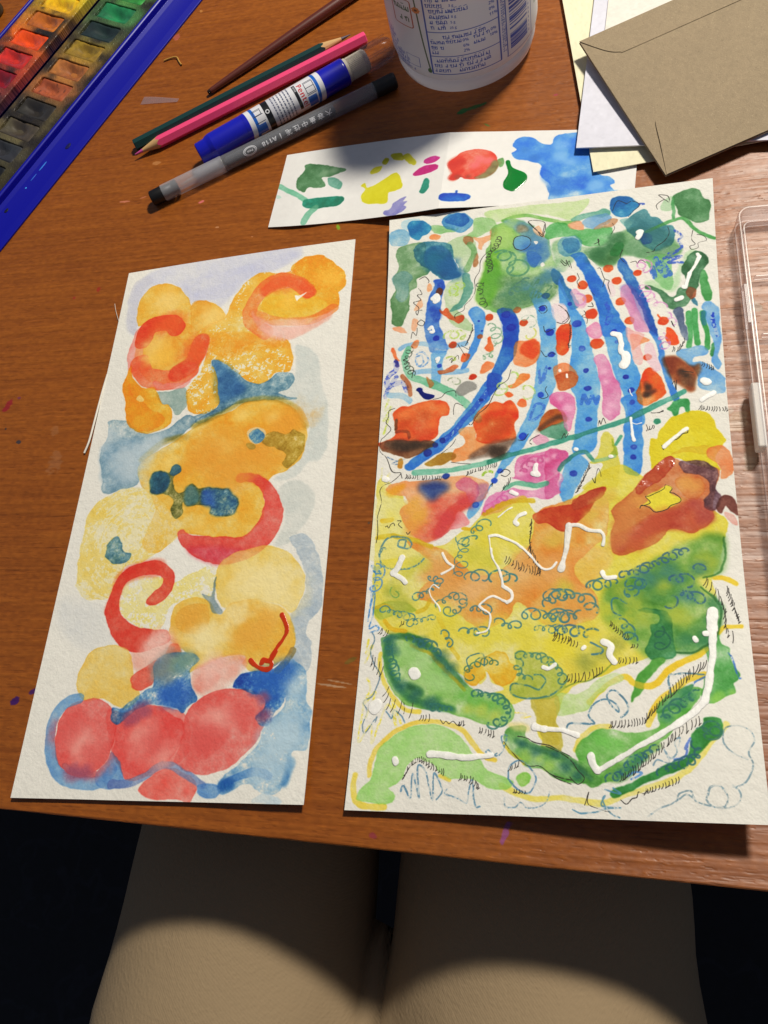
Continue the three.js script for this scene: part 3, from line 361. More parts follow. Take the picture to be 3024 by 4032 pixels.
const RIGHT = { size: [175,325], grid: [[[-912,57,-3171],[-689,59,-3178],[-466,61,-3186],[-244,62,-3194],[-21,62,-3203],[202,62,-3212],[425,63,-3221],[649,64,-3229],[872,66,-3236]],[[-903,47,-2903],[-683,50,-2910],[-463,51,-2918],[-243,51,-2928],[-22,50,-2938],[199,49,-2948],[420,48,-2958],[642,49,-2967],[864,50,-2975]],[[-897,39,-2633],[-679,42,-2641],[-461,43,-2649],[-243,42,-2659],[-24,41,-2669],[196,39,-2680],[416,37,-2690],[636,37,-2700],[857,39,-2708]],[[-893,32,-2363],[-676,34,-2371],[-460,35,-2379],[-243,35,-2389],[-25,33,-2399],[193,31,-2409],[412,30,-2419],[631,30,-2429],[850,32,-2437]],[[-891,25,-2093],[-675,27,-2101],[-460,28,-2109],[-244,28,-2118],[-27,27,-2127],[190,27,-2137],[408,26,-2146],[626,27,-2155],[845,28,-2163]],[[-891,19,-1822],[-676,21,-1830],[-461,22,-1838],[-245,23,-1847],[-29,23,-1855],[188,24,-1864],[405,24,-1872],[622,25,-1880],[840,26,-1888]],[[-892,14,-1551],[-678,15,-1559],[-463,16,-1567],[-247,18,-1575],[-31,20,-1583],[185,22,-1590],[402,24,-1598],[619,25,-1605],[837,26,-1614]],[[-895,11,-1280],[-681,11,-1288],[-465,12,-1296],[-249,14,-1303],[-33,18,-1310],[183,21,-1317],[400,24,-1324],[617,26,-1331],[835,27,-1339]],[[-900,9,-1008],[-685,8,-1016],[-469,10,-1024],[-252,13,-1031],[-35,18,-1037],[181,23,-1044],[398,27,-1050],[615,30,-1057],[833,31,-1065]],[[-906,9,-737],[-690,8,-744],[-472,11,-751],[-255,18,-757],[-37,28,-763],[179,38,-768],[395,48,-774],[611,55,-780],[827,58,-787]],[[-912,12,-465],[-695,11,-473],[-476,17,-479],[-257,29,-485],[-39,45,-490],[177,62,-495],[392,78,-501],[605,90,-506],[820,97,-513]],[[-917,26,-194],[-699,26,-201],[-479,34,-208],[-260,50,-215],[-42,71,-221],[174,94,-226],[387,116,-232],[599,133,-238],[811,143,-244]],[[-924,37,74],[-704,38,67],[-483,46,60],[-263,64,52],[-44,87,45],[172,113,37],[386,137,30],[597,157,23],[808,168,16]]], marks: [...[
['w','#c8dba4',{e:0.1},[279,14,375,12,511,18,558,15,543,48,507,80,481,70,442,51,392,38,358,42,325,53,304,54,284,42]],
['b','#86bc66',{s:2,W:12.2},[325,53,352,45,385,44,419,55,458,74,491,88,517,86]],
['w','#b8cea4',{s:1.5,e:0.15,v:0.3},[167,109,229,89,250,130,240,170,224,216,242,259,232,305,199,329,240,380,237,403,193,379,171,329,167,281,173,242,203,222,196,171]],
['w','#64915f',{s:1.5,e:0.25,v:0.4},[21,130,28,105,51,94,90,93,111,109,105,159,120,194,110,209,85,218,83,246,65,256,63,288,64,316,51,358,38,368,18,354,15,322,11,277,26,239,14,208,31,173]],
['w','#7da8a6',{s:1,e:0.2},[11,208,31,186,60,190,71,212,61,235,59,267,42,289,25,271,26,239]],
['w','#75adce',{s:1,e:0.2,v:0.3},[1,50,21,40,46,44,61,67,51,92,26,96,3,87]],
['w','#bad5dc',{s:1},[35,11,56,6,88,11,64,42,39,38]],
['w','#93c284',{s:2},[121,42,152,43,187,61,201,59,188,70,153,71,128,65]],
['w','#1a76ae',{s:1.5,e:0.2,v:0.4},[53,32,63,16,88,16,110,30,124,47,117,63,96,73,89,85,72,78,61,63]],
['w','#5398c4',{s:1,e:0.25},[154,30,169,11,201,8,222,15,241,40,236,60,215,76,194,69,166,56]],
['w','#2a76b8',{s:1.5},[163,27,187,10,218,15,231,38,215,57,187,48,170,41]],
['w','#ee9a60',{s:1},[118,78,128,71,149,77,146,89,125,90]],
['w','#a0c88a',{e:0.15,v:0.4},[243,70,243,36,263,31,294,44,308,67,304,92,284,85,257,97,240,99,222,92,233,81]],
['w','#f1b084',{s:1.5},[240,95,264,102,301,91,298,108,271,124,267,140,257,135,254,118]],
['w','#b07c50',{s:2},[217,95,236,94,243,116,223,119]],
['w','#b07a4c',{s:2},[244,160,254,153,259,189,244,197]],
['w','#c89468',{s:2},[286,85,304,75,308,92,294,103]],
['b','#80ae72',{s:1.5,W:19.1},[233,119,245,146,235,177,225,204]],
['w','#3c8096',{s:2,e:0.2,g:0.2,v:0.3},[76,112,90,97,125,96,167,105,185,124,189,158,196,200,209,222,190,228,155,227,131,208,109,184,84,156,73,129]],
['w','#3078a8',{s:3,v:0.4},[109,159,111,126,139,113,167,126,185,158,196,196,207,222,169,227,141,209,116,185]],
['w','#1a6a88',{s:3,d:0.8},[112,164,129,137,154,153,158,178,141,201]],
['w','#74ab9f',{s:1,e:0.25},[215,219,231,217,242,259,239,290,225,312,205,330,180,336,188,323,208,306,218,276,218,248]],
['w','#8cbc70',{s:2,v:0.4},[291,81,311,64,352,53,385,67,425,98,451,143,458,193,477,235,473,289,450,333,424,337,392,349,353,351,310,354,273,334,252,308,255,269,268,238,278,191,278,150,291,123]],
['w','#c4dc70',{s:5,d:0.6},[301,91,325,74,352,99,352,145,312,147,291,136]],
['w','#7ab83c',{s:4,v:0.5},[275,191,291,152,312,155,319,205,312,256,306,315,273,326,252,308,258,253,272,223]],
['w','#88a880',{s:5,g:0.3},[309,244,342,236,392,247,441,246,470,266,473,297,450,333,392,349,326,348,293,321,313,292]],
['w','#74a0c8',{s:3,v:0.5},[325,57,358,54,392,72,425,110,451,151,448,195,425,220,402,209,385,174,362,158,355,129,375,111]],
['w','#3a78c0',{s:2},[389,175,408,169,428,192,418,219,402,217]],
['w','#947c58',{s:3},[363,80,382,77,392,97,372,102]],
['o','#6aa8cc',{s:1,a:0.8},[355,137,358,117,379,114,399,127,397,149,375,160,360,152]],
['o','#e8e2d8',{s:1},[405,95,425,77,438,84,435,120]],
['w','#f0a878',{s:1},[405,99,423,85,435,126,422,118]],
['o','#e8e4dc',{s:0.6},[408,135,420,140,413,148]],
['o','#e8e4dc',{s:0.6},[428,214,435,209,439,218,431,223]],
['w','#5cae62',{s:1.5,v:0.4},[438,108,465,84,497,93,523,117,555,118,607,118,619,132,612,159,596,177,561,176,536,164,517,137,478,131,441,133]],
['w','#7fae7a',{s:3,v:0.4},[458,160,477,139,516,145,535,172,587,179,619,152,644,136,682,130,744,147,767,183,791,210,784,232,756,243,695,231,664,222,636,222,617,247,585,242,554,206,522,202,490,245,470,226]],
['w','#5a8c5c',{s:3,d:0.8,v:0.5},[542,189,587,179,619,144,644,144,650,189,633,226,611,242,579,230]],
['w','#4f8f98',{s:2,e:0.2,v:0.4},[663,98,682,81,701,76,716,99,737,110,752,133,773,144,769,191,747,215,716,214,692,187,674,161,656,138,650,113]],
['w','#8fbfb8',{s:2},[640,103,660,98,669,116,656,130]],
['w','#80aa84',{s:3},[648,188,680,169,716,214,759,205,789,209,786,224,758,240,703,232,660,218]],
['w','#2e8a44',{s:1.5},[610,210,626,177,645,176,645,200,629,217]],
['w','#74b09c',{s:2},[506,78,529,65,571,63,593,55,613,66,606,81,558,82,519,88]],
['w','#85b0d0',{s:2,v:0.4},[535,95,561,78,600,72,615,87,605,106,580,118,548,113]],
['w','#f0a880',{s:2},[499,97,522,84,535,95,541,120,515,112]],
['w','#c08a62',{s:2},[570,116,606,93,628,93,634,102,612,119,583,122]],
['w','#1a6eae',{e:0.25,v:0.4},[611,45,616,25,636,20,664,27,680,44,689,60,673,76,663,90,638,90,619,75]],
['w','#1a6ea8',{e:0.2,s:1.5},[486,164,489,141,505,139,525,150,531,171,521,186,502,189]],
['w','#4a90b8',{s:2,d:0.7},[476,147,489,133,521,137,537,160,524,194,495,198,476,179]],
['w','#1f5e98',{s:1.5},[689,167,699,154,717,167,715,187,698,190]],
['w','#4a8350',{e:0.2,v:0.3},[773,51,780,40,802,30,823,25,841,34,849,64,864,75,863,118,853,137,829,139,808,122,787,102,782,77]],
['w','#b8d2b0',{s:1},[742,71,755,48,773,47,779,77,763,90,744,85]],
['b','#54a060',{s:1,W:8.6},[775,52,774,116]],
['b','#58a45c',{s:1,W:10.7},[705,149,740,135,771,124,799,120,819,151,839,174,873,195]],
['w','#98c890',{s:1.5,e:0.2},[703,232,758,236,765,283,767,317,754,338,734,324,719,292]],
['w','#b4d6a8',{s:3},[694,311,719,303,754,338,787,263,801,230,819,229,789,286,772,336,739,340]],
['w','#3a7048',{e:0.2,s:1.5,v:0.4},[791,294,793,264,810,235,828,230,848,245,852,268,843,286,831,303,829,333,817,350,800,384,782,397,761,401,749,393,738,365,718,340,697,330,694,319,712,321,742,344,765,361,778,337,797,325]],
['w','#4f9f58',{e:0.15},[831,303,843,290,853,332,860,359,856,380,842,379,834,356,832,329]],
['w','#6fa8da',{s:1,e:0.15,v:0.3},[832,399,842,382,859,388,872,415,872,458,872,504,861,544,868,569,856,582,846,553,855,509,848,473,842,437]],
['b','#3a68c8',{s:1.5,W:9.7,dry:0.3},[855,424,859,457,865,489]],
['b','#50a860',{s:1,W:14.5},[799,413,800,450,801,482,794,513]],
['b','#50a860',{s:1,W:16.4},[814,408,814,451,817,505]],
['b','#50a860',{s:1,W:13.1},[831,417,835,447,842,483,838,521]],
['b','#3a90a8',{s:1,W:13.1},[834,418,836,450]],
['w','#5a6a88',{s:2},[760,405,782,400,791,445,795,495,781,480,774,439]],
['w','#6fa8da',{s:2,v:0.3},[767,531,790,519,823,512,839,525,833,538,807,542,803,556,826,558,848,581,866,596,874,617,866,650,835,640,813,625,810,591]],
['w','#3a8f50',{e:0.2,s:1},[842,539,849,515,855,505,854,523,848,545]],
['w','#3a7890',{s:1},[808,371,816,368,823,394,812,386]],
['w','#3a70c8',{e:0.15,v:0.4},[131,228,155,227,166,245,163,269,157,296,154,335,152,366,159,394,172,426,175,461,134,460,123,429,111,389,112,342,116,307,125,272,135,245]],
['w','#66a8e0',{e:0.1},[134,460,175,461,166,490,164,527,160,556,138,554,134,502]],
['w','#2450b0',{s:3,d:0.7,g:0.3},[145,238,159,240,156,264,146,254]],
['w','#2a58b8',{s:3,d:0.7,g:0.3},[123,323,137,313,154,327,152,358,135,364]],
['w','#569ada',{e:0.2,v:0.3},[231,348,243,330,259,330,276,350,279,381,271,426,258,462,242,490,230,515,213,517,226,489,245,442,251,408,247,377]],
['b','#8abade',{s:1,W:14.7,d:0.9},[44,439,64,428,99,428,133,433,175,447,228,440]],
['b','#8abae0',{s:1,W:16.2,d:0.9},[89,516,129,516,180,525,233,523]],
['b','#7ec29e',{s:1,e:0.2,W:20.6},[68,440,59,471,64,502,79,526,100,539,151,563,199,593,232,621,249,647,266,670]],
['w','#1f62c0',{e:0.15,v:0.35},[310,346,333,341,356,356,366,384,368,455,354,502,328,543,313,578,277,574,296,540,318,487,326,443,327,406,318,374]],
['w','#1a4ec0',{s:4,d:0.5},[326,364,353,363,360,409,330,414]],
['w','#3f88d2',{s:1,e:0.15,v:0.3},[285,558,318,572,305,596,277,639,249,676,211,711,171,750,133,775,98,801,82,802,75,791,87,778,119,753,156,721,197,686,226,649,251,616]],
['b','#2a58c4',{s:2,W:15.4,d:0.8,dry:0.3},[305,570,276,611,251,644,220,680,201,703,176,726]],
['w','#2a66c2',{s:2},[285,558,295,537,330,551,318,572,296,606]],
['w','#66aae2',{e:0.12,v:0.2},[398,307,424,302,447,332,460,372,466,429,468,485,468,543,467,571,458,609,447,630,430,676,408,716,387,748,362,783,341,805,311,843,290,881,273,922,252,941,245,927,254,898,290,871,314,823,325,794,344,765,374,706,393,663,408,615,411,587,415,552,419,509,424,462,421,413,415,367,402,327]],
['w','#3078b0',{s:2,v:0.3},[451,255,465,231,483,260,499,301,514,326,527,361,504,366,489,330,476,298]],
['w','#55a0e0',{e:0.12,v:0.25},[475,270,484,291,500,339,525,380,543,420,557,487,566,531,574,588,571,637,565,704,557,777,507,783,511,717,515,649,496,581,501,524,510,453,506,408,493,361,474,340]],
['w','#5aa2de',{e:0.12,v:0.25},[494,792,510,786,529,791,544,813,534,837,515,870,499,906,486,915,474,898,471,870,481,833]],
['w','#2a74cc',{s:1.5,e:0.12,v:0.25},[505,199,534,192,565,239,589,293,607,345,627,400,642,438,623,462,586,458,578,398,569,352,557,316,539,263,511,204]],
['w','#4a98de',{e:0.12,v:0.2},[642,438,649,479,657,523,670,577,674,605,679,663,679,714,651,708,635,643,619,592,608,557,600,517,589,462,578,398,608,420]],
['w','#4390da',{e:0.12,v:0.25},[627,643,671,636,674,683,674,722,674,757,671,805,666,842,656,851,632,843,624,825,628,795,630,753,631,711,635,676]],
['w','#1c58b0',{s:1.5,e:0.12,v:0.25},[625,248,641,227,665,273,682,317,696,356,707,398,717,433,722,473,702,456,686,392,663,341,645,301]],
['w','#3a80d4',{e:0.1},[702,453,722,473,735,513,739,549,749,592,753,619,766,654,751,656,734,603,724,554,720,512,707,471]],
['w','#8a74b8',{s:3,d:0.7},[632,318,651,309,675,339,697,401,702,445,685,418,662,374,641,342]],
['w','#9a5030',{s:1},[141,264,151,253,162,265,156,280,144,274]],
['w','#da5626',{s:1,e:0.2,v:0.3},[151,323,161,332,171,325,189,347,216,354,220,366,206,376,193,363,172,353,155,339]],
['d','#d0521e',{s:1},[290,367,11.5,364,353,10.1,381,395,10.8,266,423,7.9,191,442,11.5,249,544,10.1]],
['w','#e46026',{s:1,e:0.2},[288,428,297,425,298,440,306,464,295,474,280,461,288,447]],
['w','#f0925c',{s:2,v:0.3},[360,451,389,450,418,457,424,487,418,516,392,528,363,521,354,498]],
['w','#e05c22',{s:2.5},[382,457,411,449,422,487,402,507,376,486]],
['w','#d05a2c',{s:1,e:0.2},[150,518,170,516,193,504,206,509,193,523,167,529,153,528]],
['w','#e67038',{s:1},[213,495,219,473,239,475,229,496]],
['w','#f0905a',{s:1},[266,532,279,502,305,508,302,522,279,535]],
['w','#f2a878',{s:2},[111,254,121,235,128,256,115,262]],
['w','#f3b48e',{s:2},[81,318,98,284,105,309,88,323]],
['w','#f0a880',{s:2},[73,380,79,346,93,359,87,386]],
['w','#f0a880',{s:2},[22,371,45,369,60,391,35,384]],
['w','#ea8550',{s:1.5},[75,435,85,417,97,418,93,441]],
['w','#e87c44',{s:1},[19,431,28,434,38,465,46,478,34,476,22,448]],
['d','#dc5420',{s:1},[509,273,12.1,537,298,13.5,549,340,12.8,558,388,16.4,604,253,12.8,624,294,12.8,633,360,12.8,654,420,12.1,678,276,10.7,737,431,13.5,694,532,10.0,570,479,17.1]],
['b','#e86a2c',{s:1,W:5.3},[724,410,733,424]],
['w','#e8642a',{s:1.5,e:0.2,v:0.3},[747,451,766,471,772,500,753,501,742,479]],
['w','#f09868',{s:2},[656,462,683,469,700,485,673,493,658,505]],
['w','#ac6844',{s:1.5},[794,354,802,337,817,342,820,361,807,372]],
['w','#de5018',{s:1.5,e:0.2,v:0.3},[471,419,488,409,507,415,508,452,500,474,495,495,481,506,468,492,467,459]],
['w','#e8905c',{s:1.5,e:0.2},[457,537,474,527,497,532,516,558,519,577,509,599,486,606,470,599,463,576,460,553]],
['w','#c4622c',{s:2},[465,561,497,552,518,566,518,581,508,599,486,605,471,597]],
['w','#e25c24',{e:0.25,v:0.4},[32,636,45,619,75,615,108,607,145,605,172,611,187,628,185,649,164,658,161,683,159,707,137,723,98,727,58,728,22,739,4,727,0,718,20,711,46,695,41,666]],
['w','#d8643c',{s:4,d:0.5},[95,670,127,659,148,682,137,716,104,713]],
['w','#8a5a38',{s:2,v:0.5},[4,720,23,711,57,712,104,720,144,723,157,735,138,744,119,756,100,765,80,771,60,759,33,750,12,742]],
['w','#6a5038',{s:4},[20,714,70,714,124,729,118,742,72,746,28,736]],
['b','#60401c',{s:2,W:9.1},[44,655,47,681]],
['b','#9a5024',{s:2,W:9},[49,690,76,690,83,707]],
['w','#c89030',{s:1.5},[57,773,67,770,70,794,58,792]],
['w','#f0a468',{s:2,e:0.2,v:0.4},[214,701,240,689,259,698,266,729,298,742,286,765,261,773,223,784,198,782,203,755,222,743,231,727]],
['w','#e0541c',{e:0.2,v:0.5},[252,687,258,659,280,636,306,624,328,633,338,627,350,625,366,647,370,672,360,692,364,723,361,733,339,738,298,742,266,733,263,712]],
['w','#7c6454',{s:3,v:0.4},[267,757,298,742,314,733,355,732,364,726,361,740,342,759,324,788,299,776,274,777,242,779]],
['w','#c09c40',{s:2,v:0.4},[127,788,152,772,171,757,203,759,210,773,185,785,160,793,140,796]],
['w','#e8742c',{s:1},[342,579,359,572,375,548,396,550,394,565,369,580,350,587]],
['w','#e8682c',{s:1},[331,602,344,597,355,606,344,615]],
['w','#ea7238',{s:1},[366,633,376,620,390,626,390,640,373,641]],
['w','#d85018',{s:1},[238,548,249,538,259,544,249,552]],
['w','#c07038',{s:1},[121,534,129,539,143,555,130,565]],
['w','#b85a1c',{s:2,e:0.2},[417,707,423,687,441,664,466,659,484,671,490,695,472,701,441,709,423,717]],
['b','#4a3420',{s:4,W:9.1,d:0.9},[421,712,441,695,469,682,489,687]],
['w','#68a286',{s:2,e:0.2},[423,717,447,706,484,695,493,729,477,742,441,732]],
['w','#e2601e',{s:1.5,e:0.2,v:0.4},[673,599,680,571,693,563,708,570,726,597,732,627,733,641,714,658,689,668,670,661,665,635]],
['b','#5a3018',{s:3,W:10.2,d:0.8},[687,606,694,623,684,640,706,628]],
['w','#9c5026',{s:3,v:0.5},[733,554,741,536,763,535,781,555,802,568,820,563,816,588,805,612,804,637,791,640,777,627,759,608,745,588]],
['w','#5a3820',{s:4,d:0.7},[767,583,791,589,806,601,801,626,777,617]],
['w','#e2a6c4',{s:1.5,v:0.4},[503,313,513,306,526,316,538,329,547,349,534,370,519,357,508,332]],
['w','#e294b8',{s:1.5,v:0.4,e:0.2},[546,431,565,415,580,424,583,457,564,462,549,450]],
['w','#dcaac4',{s:1.5,v:0.5,e:0.2},[636,318,651,313,663,345,671,376,685,411,696,441,702,456,671,453,658,415,643,372,632,341]],
['w','#e8b6b4',{s:1.5,e:0.3,v:0.3},[641,442,665,452,689,466,676,489,684,536,674,553,662,541,655,505]],
['w','#edd0d4',{s:1,e:0.2},[688,498,706,493,717,529,724,568,706,573,692,544]],
['w','#eed8da',{s:1,e:0.2},[595,298,611,296,620,332,613,342,601,325]],
['w','#edd6da',{s:1,e:0.2},[453,356,469,345,489,353,501,385,491,406,469,403,456,383]],
['w','#da86b2',{e:0.3,s:1,v:0.35},[564,529,569,514,589,516,601,540,610,575,622,595,626,632,623,668,619,685,600,700,585,689,579,664,580,627,574,590,572,552]],
['w','#de84b0',{e:0.3,s:1,v:0.5},[450,619,470,608,496,616,510,639,511,669,505,694,498,722,485,710,479,681,466,654,450,638]],
['w','#d8d060',{s:1,e:0.2,v:0.3},[569,791,574,749,583,732,596,737,605,755,610,776,615,808,611,858,607,878,576,880,527,877,549,858,571,839,575,815,547,813]],
['w','#a4b83c',{s:2},[599,751,613,773,614,794,597,793,607,779]],
['w','#e2a8c0',{s:1},[407,740,423,724,447,739,444,751,426,755]],
['w','#dc7cac',{s:1.5,e:0.25,v:0.6},[359,833,362,800,377,781,417,774,459,770,492,779,489,799,483,815,465,830,441,851,411,856,377,847,350,836]],
['w','#e08cb8',{s:1.5,e:0.25,v:0.5},[284,917,292,895,317,876,350,869,393,874,429,870,465,837,482,847,467,885,441,900,405,894,363,905,318,928,287,936]],
['w','#d86ca0',{s:1.5,e:0.25,v:0.5},[440,774,478,770,495,785,490,806,471,826,458,849,439,855]],
['w','#d880ac',{s:1.5,v:0.4},[439,862,458,849,470,832,468,867,471,887,439,899]],
['b','#74bca0',{s:1,e:0.2,W:15.4},[102,808,141,809,205,807,268,797,299,791]],
['b','#459e88',{s:1,e:0.25,W:14.3},[296,792,330,781,361,773,407,763,471,748,517,736,565,723,613,710,663,691,708,670,743,653,776,636]],
['b','#6ab494',{s:1,e:0.2,W:13.9},[338,865,371,854,417,863,441,861]],
['b','#4c9c88',{s:1,e:0.2,W:10.6},[471,826,487,806,513,785,538,782,555,804]],
['b','#98c498',{s:1.5,W:9.9},[555,807,581,805,606,797]],
['b','#58a888',{s:1,W:9.3},[621,746,612,766]],
['w','#2f8f48',{s:0.8,e:0.15},[736,681,747,671,752,659,766,655,787,661,787,692,779,692,774,681,765,680,761,697,750,702,745,689]],
['d','#2a8a68',{s:0.8},[709,712,8.5]],
['w','#e0d458',{s:1.5,e:0.2,v:0.35},[14,1087,11,966,8,827,62,856,96,915,112,983,179,1010,247,965,303,919,383,890,417,937,495,906,596,827,640,830,722,895,802,934,848,970,842,1015,828,1069,809,1112,807,1196,759,1257,660,1287,560,1327,489,1357,458,1428,463,1477,424,1458,408,1378,357,1388,304,1347,228,1315,136,1261,66,1226,30,1192,18,1146]],
['o','#e8e2a0',{s:2,a:0.55},[-8,885,48,874,94,887,73,909,74,932,95,962,119,989,158,1010,122,1034,59,1037,-1,1035,-5,951]],
['w','#e4a860',{s:2,e:0.3,v:0.5},[95,994,191,1022,251,1071,307,1085,395,1019,417,937,462,916,572,898,580,992,504,1080,555,1148,543,1201,439,1210,375,1154,343,1198,289,1219,198,1161,128,1137,170,1069]],
['w','#e8b878',{s:4,d:0.6},[439,1043,569,1026,588,1072,503,1135,439,1111]],
['w','#eeb080',{s:2,e:0.35,v:0.3},[29,850,45,837,77,832,123,832,174,832,215,826,257,830,285,842,296,859,286,891,256,902,234,914,210,939,199,967,181,985,151,997,126,993,99,966,74,932,73,909,91,890,80,873,47,864]],
['w','#e0705c',{s:8,d:1.1},[145,886,195,879,252,876,240,908,210,939,187,973,138,990,95,962,135,935]],
['w','#d85048',{s:4,d:0.7,e:0.3},[203,909,252,876,259,899,234,914,210,939,193,973,163,991,179,944]],
['w','#3a5aa8',{s:7,d:1.1},[117,845,149,840,194,846,182,869,158,887,135,869]],
['w','#d4789c',{s:2,e:0.2},[213,847,231,832,257,837,273,861,271,887,252,899,239,875,220,861]],
['w','#c090b0',{s:3,e:0.3},[270,851,295,855,286,891,259,901,273,877]],
['w','#eab840',{s:4},[30,856,55,841,78,842,47,868]],
['w','#f2a8a8',{s:2,e:0.2},[211,942,219,920,235,927,251,947,230,962,202,967]],
['b','#e0bc28',{s:1,W:13.8},[26,936,49,934]],
['b','#e0bc28',{s:1,W:10.7},[236,966,270,970]],
['b','#d8c030',{s:2,W:11.7},[17,981,55,978,103,988,158,1010]],
['b','#d8b828',{s:2,W:12.5},[290,930,317,915,351,901,408,904]],
['w','#ddcc20',{e:0.2,s:1,v:0.3},[691,761,706,759,713,739,739,709,767,698,795,689,824,695,843,721,845,742,865,771,856,787,836,823,843,850,806,841,748,813,718,818,693,837,689,806]],
['w','#d8b830',{s:2,d:0.7},[737,802,765,787,809,784,824,788,817,808,779,799]],
['w','#e4a070',{s:1.5,e:0.25,v:0.4},[820,795,856,787,874,816,874,855,847,873,843,840,822,815]],
['w','#d08454',{s:1.5,e:0.3,v:0.4},[593,934,624,909,649,888,668,859,696,834,718,815,734,806,745,813,763,825,791,837,835,843,841,870,830,898,821,943,819,968,795,993,766,1001,726,989,702,1011,672,1031,624,1048,595,1047,588,999,598,967]],
['w','#c4603a',{s:2,e:0.4,wet:1},[652,888,674,856,703,827,725,808,743,810,745,827,716,862,685,883,660,898]],
['w','#c4604a',{s:5,v:0.4},[699,956,741,939,780,915,800,923,818,949,810,977,766,998,709,989,649,1015,607,1041,597,1006,651,976]],
['w','#dc9c50',{s:2,e:0.3,d:0.5},[745,870,775,862,804,870,805,897,786,918,766,914,752,897]],
['w','#7c5c68',{s:2,e:0.3,g:0.3,v:0.4},[756,827,775,822,807,824,832,843,839,866,833,898,843,918,827,946,804,942,803,919,816,904,815,874,790,856,764,851]],
['w','#80483e',{s:1.5,e:0.25},[840,918,858,913,873,930,875,962,863,952,850,938,840,954,830,940]],
['w','#e2b0a4',{s:1.5},[846,951,865,961,874,987,855,977]],
['o','#e6d838',{s:0.8},[650,934,677,919,675,906,702,894,721,882,735,889,731,902,754,917,742,929,720,941,697,946,677,929]],
['w','#cc5c30',{s:2,e:0.35,v:0.5},[439,926,470,921,502,916,517,897,552,882,579,877,585,884,573,900,551,915,544,935,519,957,485,985,439,963,417,962,404,941]],
['w','#b84a24',{s:2,d:0.8},[502,909,539,888,579,878,573,900,542,918,508,930]],
['w','#7cac5c',{s:7,e:0.1,v:0.5},[579,1122,609,1111,652,1083,689,1062,743,1032,804,1006,841,1011,843,1055,825,1099,773,1112,783,1131,809,1157,821,1184,811,1232,793,1255,755,1275,716,1278,698,1292,670,1289,648,1277,615,1247,570,1203,566,1160]],
['w','#5f9c5c',{s:8,d:0.8},[608,1136,680,1103,737,1127,706,1163,648,1162,606,1179]],
['w','#5a9a54',{s:6,d:0.8},[719,1224,760,1213,804,1184,817,1190,808,1232,790,1255,750,1275,719,1272]],
['w','#3e8c58',{s:1.5,e:0.25},[644,1180,677,1176,705,1188,717,1212,718,1248,715,1287,698,1292,687,1286,667,1292,655,1268,670,1242,669,1217,686,1209,690,1193,673,1187]],
['w','#68ac50',{s:1,e:0.3},[690,1286,695,1298,668,1324,651,1345,650,1356,635,1370,618,1385,628,1353,637,1330,658,1307,670,1292]],
['w','#52a04e',{s:1,e:0.3,v:0.4},[781,1267,798,1249,811,1232,814,1255,830,1267,829,1279,835,1302,849,1322,842,1336,830,1347,834,1364,809,1373,785,1384,767,1367,772,1336,785,1307]],
['b','#eaca3a',{s:1,W:14.2},[783,1267,760,1284,726,1301,696,1321,673,1345,650,1350,628,1344,609,1330,583,1339,560,1359,533,1385]],
['b','#e8c83c',{s:1,W:16.2},[773,1325,737,1336,708,1359,682,1379,664,1402,652,1430]],
['b','#eccc40',{s:1,W:10.7},[813,1111,832,1111,856,1124]],
['b','#eccc40',{s:1,W:9.7},[811,1235,825,1224,858,1222]],
['w','#b2d27c',{s:1,e:0.25,v:0.35},[462,1365,514,1365,555,1333,584,1321,606,1327,606,1336,577,1353,548,1376,527,1400,496,1411,461,1412]],
['b','#f0dc78',{s:1,W:13.4},[810,1428,772,1470,737,1513,696,1544,645,1561,601,1575,555,1593,507,1589,466,1585,424,1589,382,1579,345,1566]],
['b','#e6d460',{s:2,W:11.2},[500,1485,512,1460,538,1442,574,1436]],
['w','#68b04c',{s:1.5,e:0.2,v:0.4},[500,1485,512,1465,537,1451,566,1442,607,1447,651,1444,676,1432,672,1404,708,1393,718,1379,749,1353,768,1356,764,1370,740,1401,706,1427,699,1449,668,1471,632,1502,609,1532,576,1549,521,1556,477,1552,455,1533,494,1546,505,1507]],
['w','#8cb868',{s:3},[549,1545,582,1517,615,1505,660,1471,676,1477,631,1516,592,1549]],
['w','#4c9c54',{s:1,e:0.2,v:0.4},[569,1571,591,1557,624,1543,657,1529,684,1514,723,1498,737,1476,739,1451,765,1429,771,1415,800,1420,798,1448,781,1461,758,1483,738,1505,710,1525,669,1542,629,1556,591,1578,572,1582]],
['w','#68a868',{s:1,e:0.2},[669,1404,693,1370,739,1347,752,1350,732,1370,708,1396]],
['b','#f0d668',{s:1,W:13.9},[16,1549,14,1573,24,1605,52,1617,89,1614]],
['b','#eecf58',{s:1.5,W:11.1},[48,1548,48,1518,62,1491,85,1463,122,1441,156,1430,201,1432,248,1443,274,1469,297,1496,327,1510]],
['w','#a9d682',{e:0.3,s:1,v:0.15},[24,1593,32,1575,52,1554,58,1515,71,1484,101,1460,138,1441,182,1437,227,1446,259,1469,278,1496,300,1513,316,1536,343,1544,367,1555,361,1569,338,1573,314,1568,287,1554,262,1549,232,1552,207,1541,187,1521,156,1510,135,1528,124,1552,104,1570,95,1576,109,1588,110,1599,89,1609,51,1607,29,1605]],
['b','#eed668',{s:1,W:7.2},[208,1547,232,1554]],
['b','#ecd458',{s:1,W:10},[51,1273,52,1312,76,1360,119,1401,155,1408]],
['w','#86bc5c',{s:1,e:0.35,v:0.4},[49,1246,55,1233,88,1227,122,1227,157,1241,192,1274,226,1313,260,1344,292,1360,323,1363,348,1375,367,1399,364,1423,340,1439,313,1436,263,1421,199,1406,154,1401,128,1394,100,1376,75,1344,62,1312,59,1279]],
['b','#4a8c60',{s:3,W:15.5},[66,1243,68,1286,83,1328,106,1360,140,1382,179,1394,231,1403]],
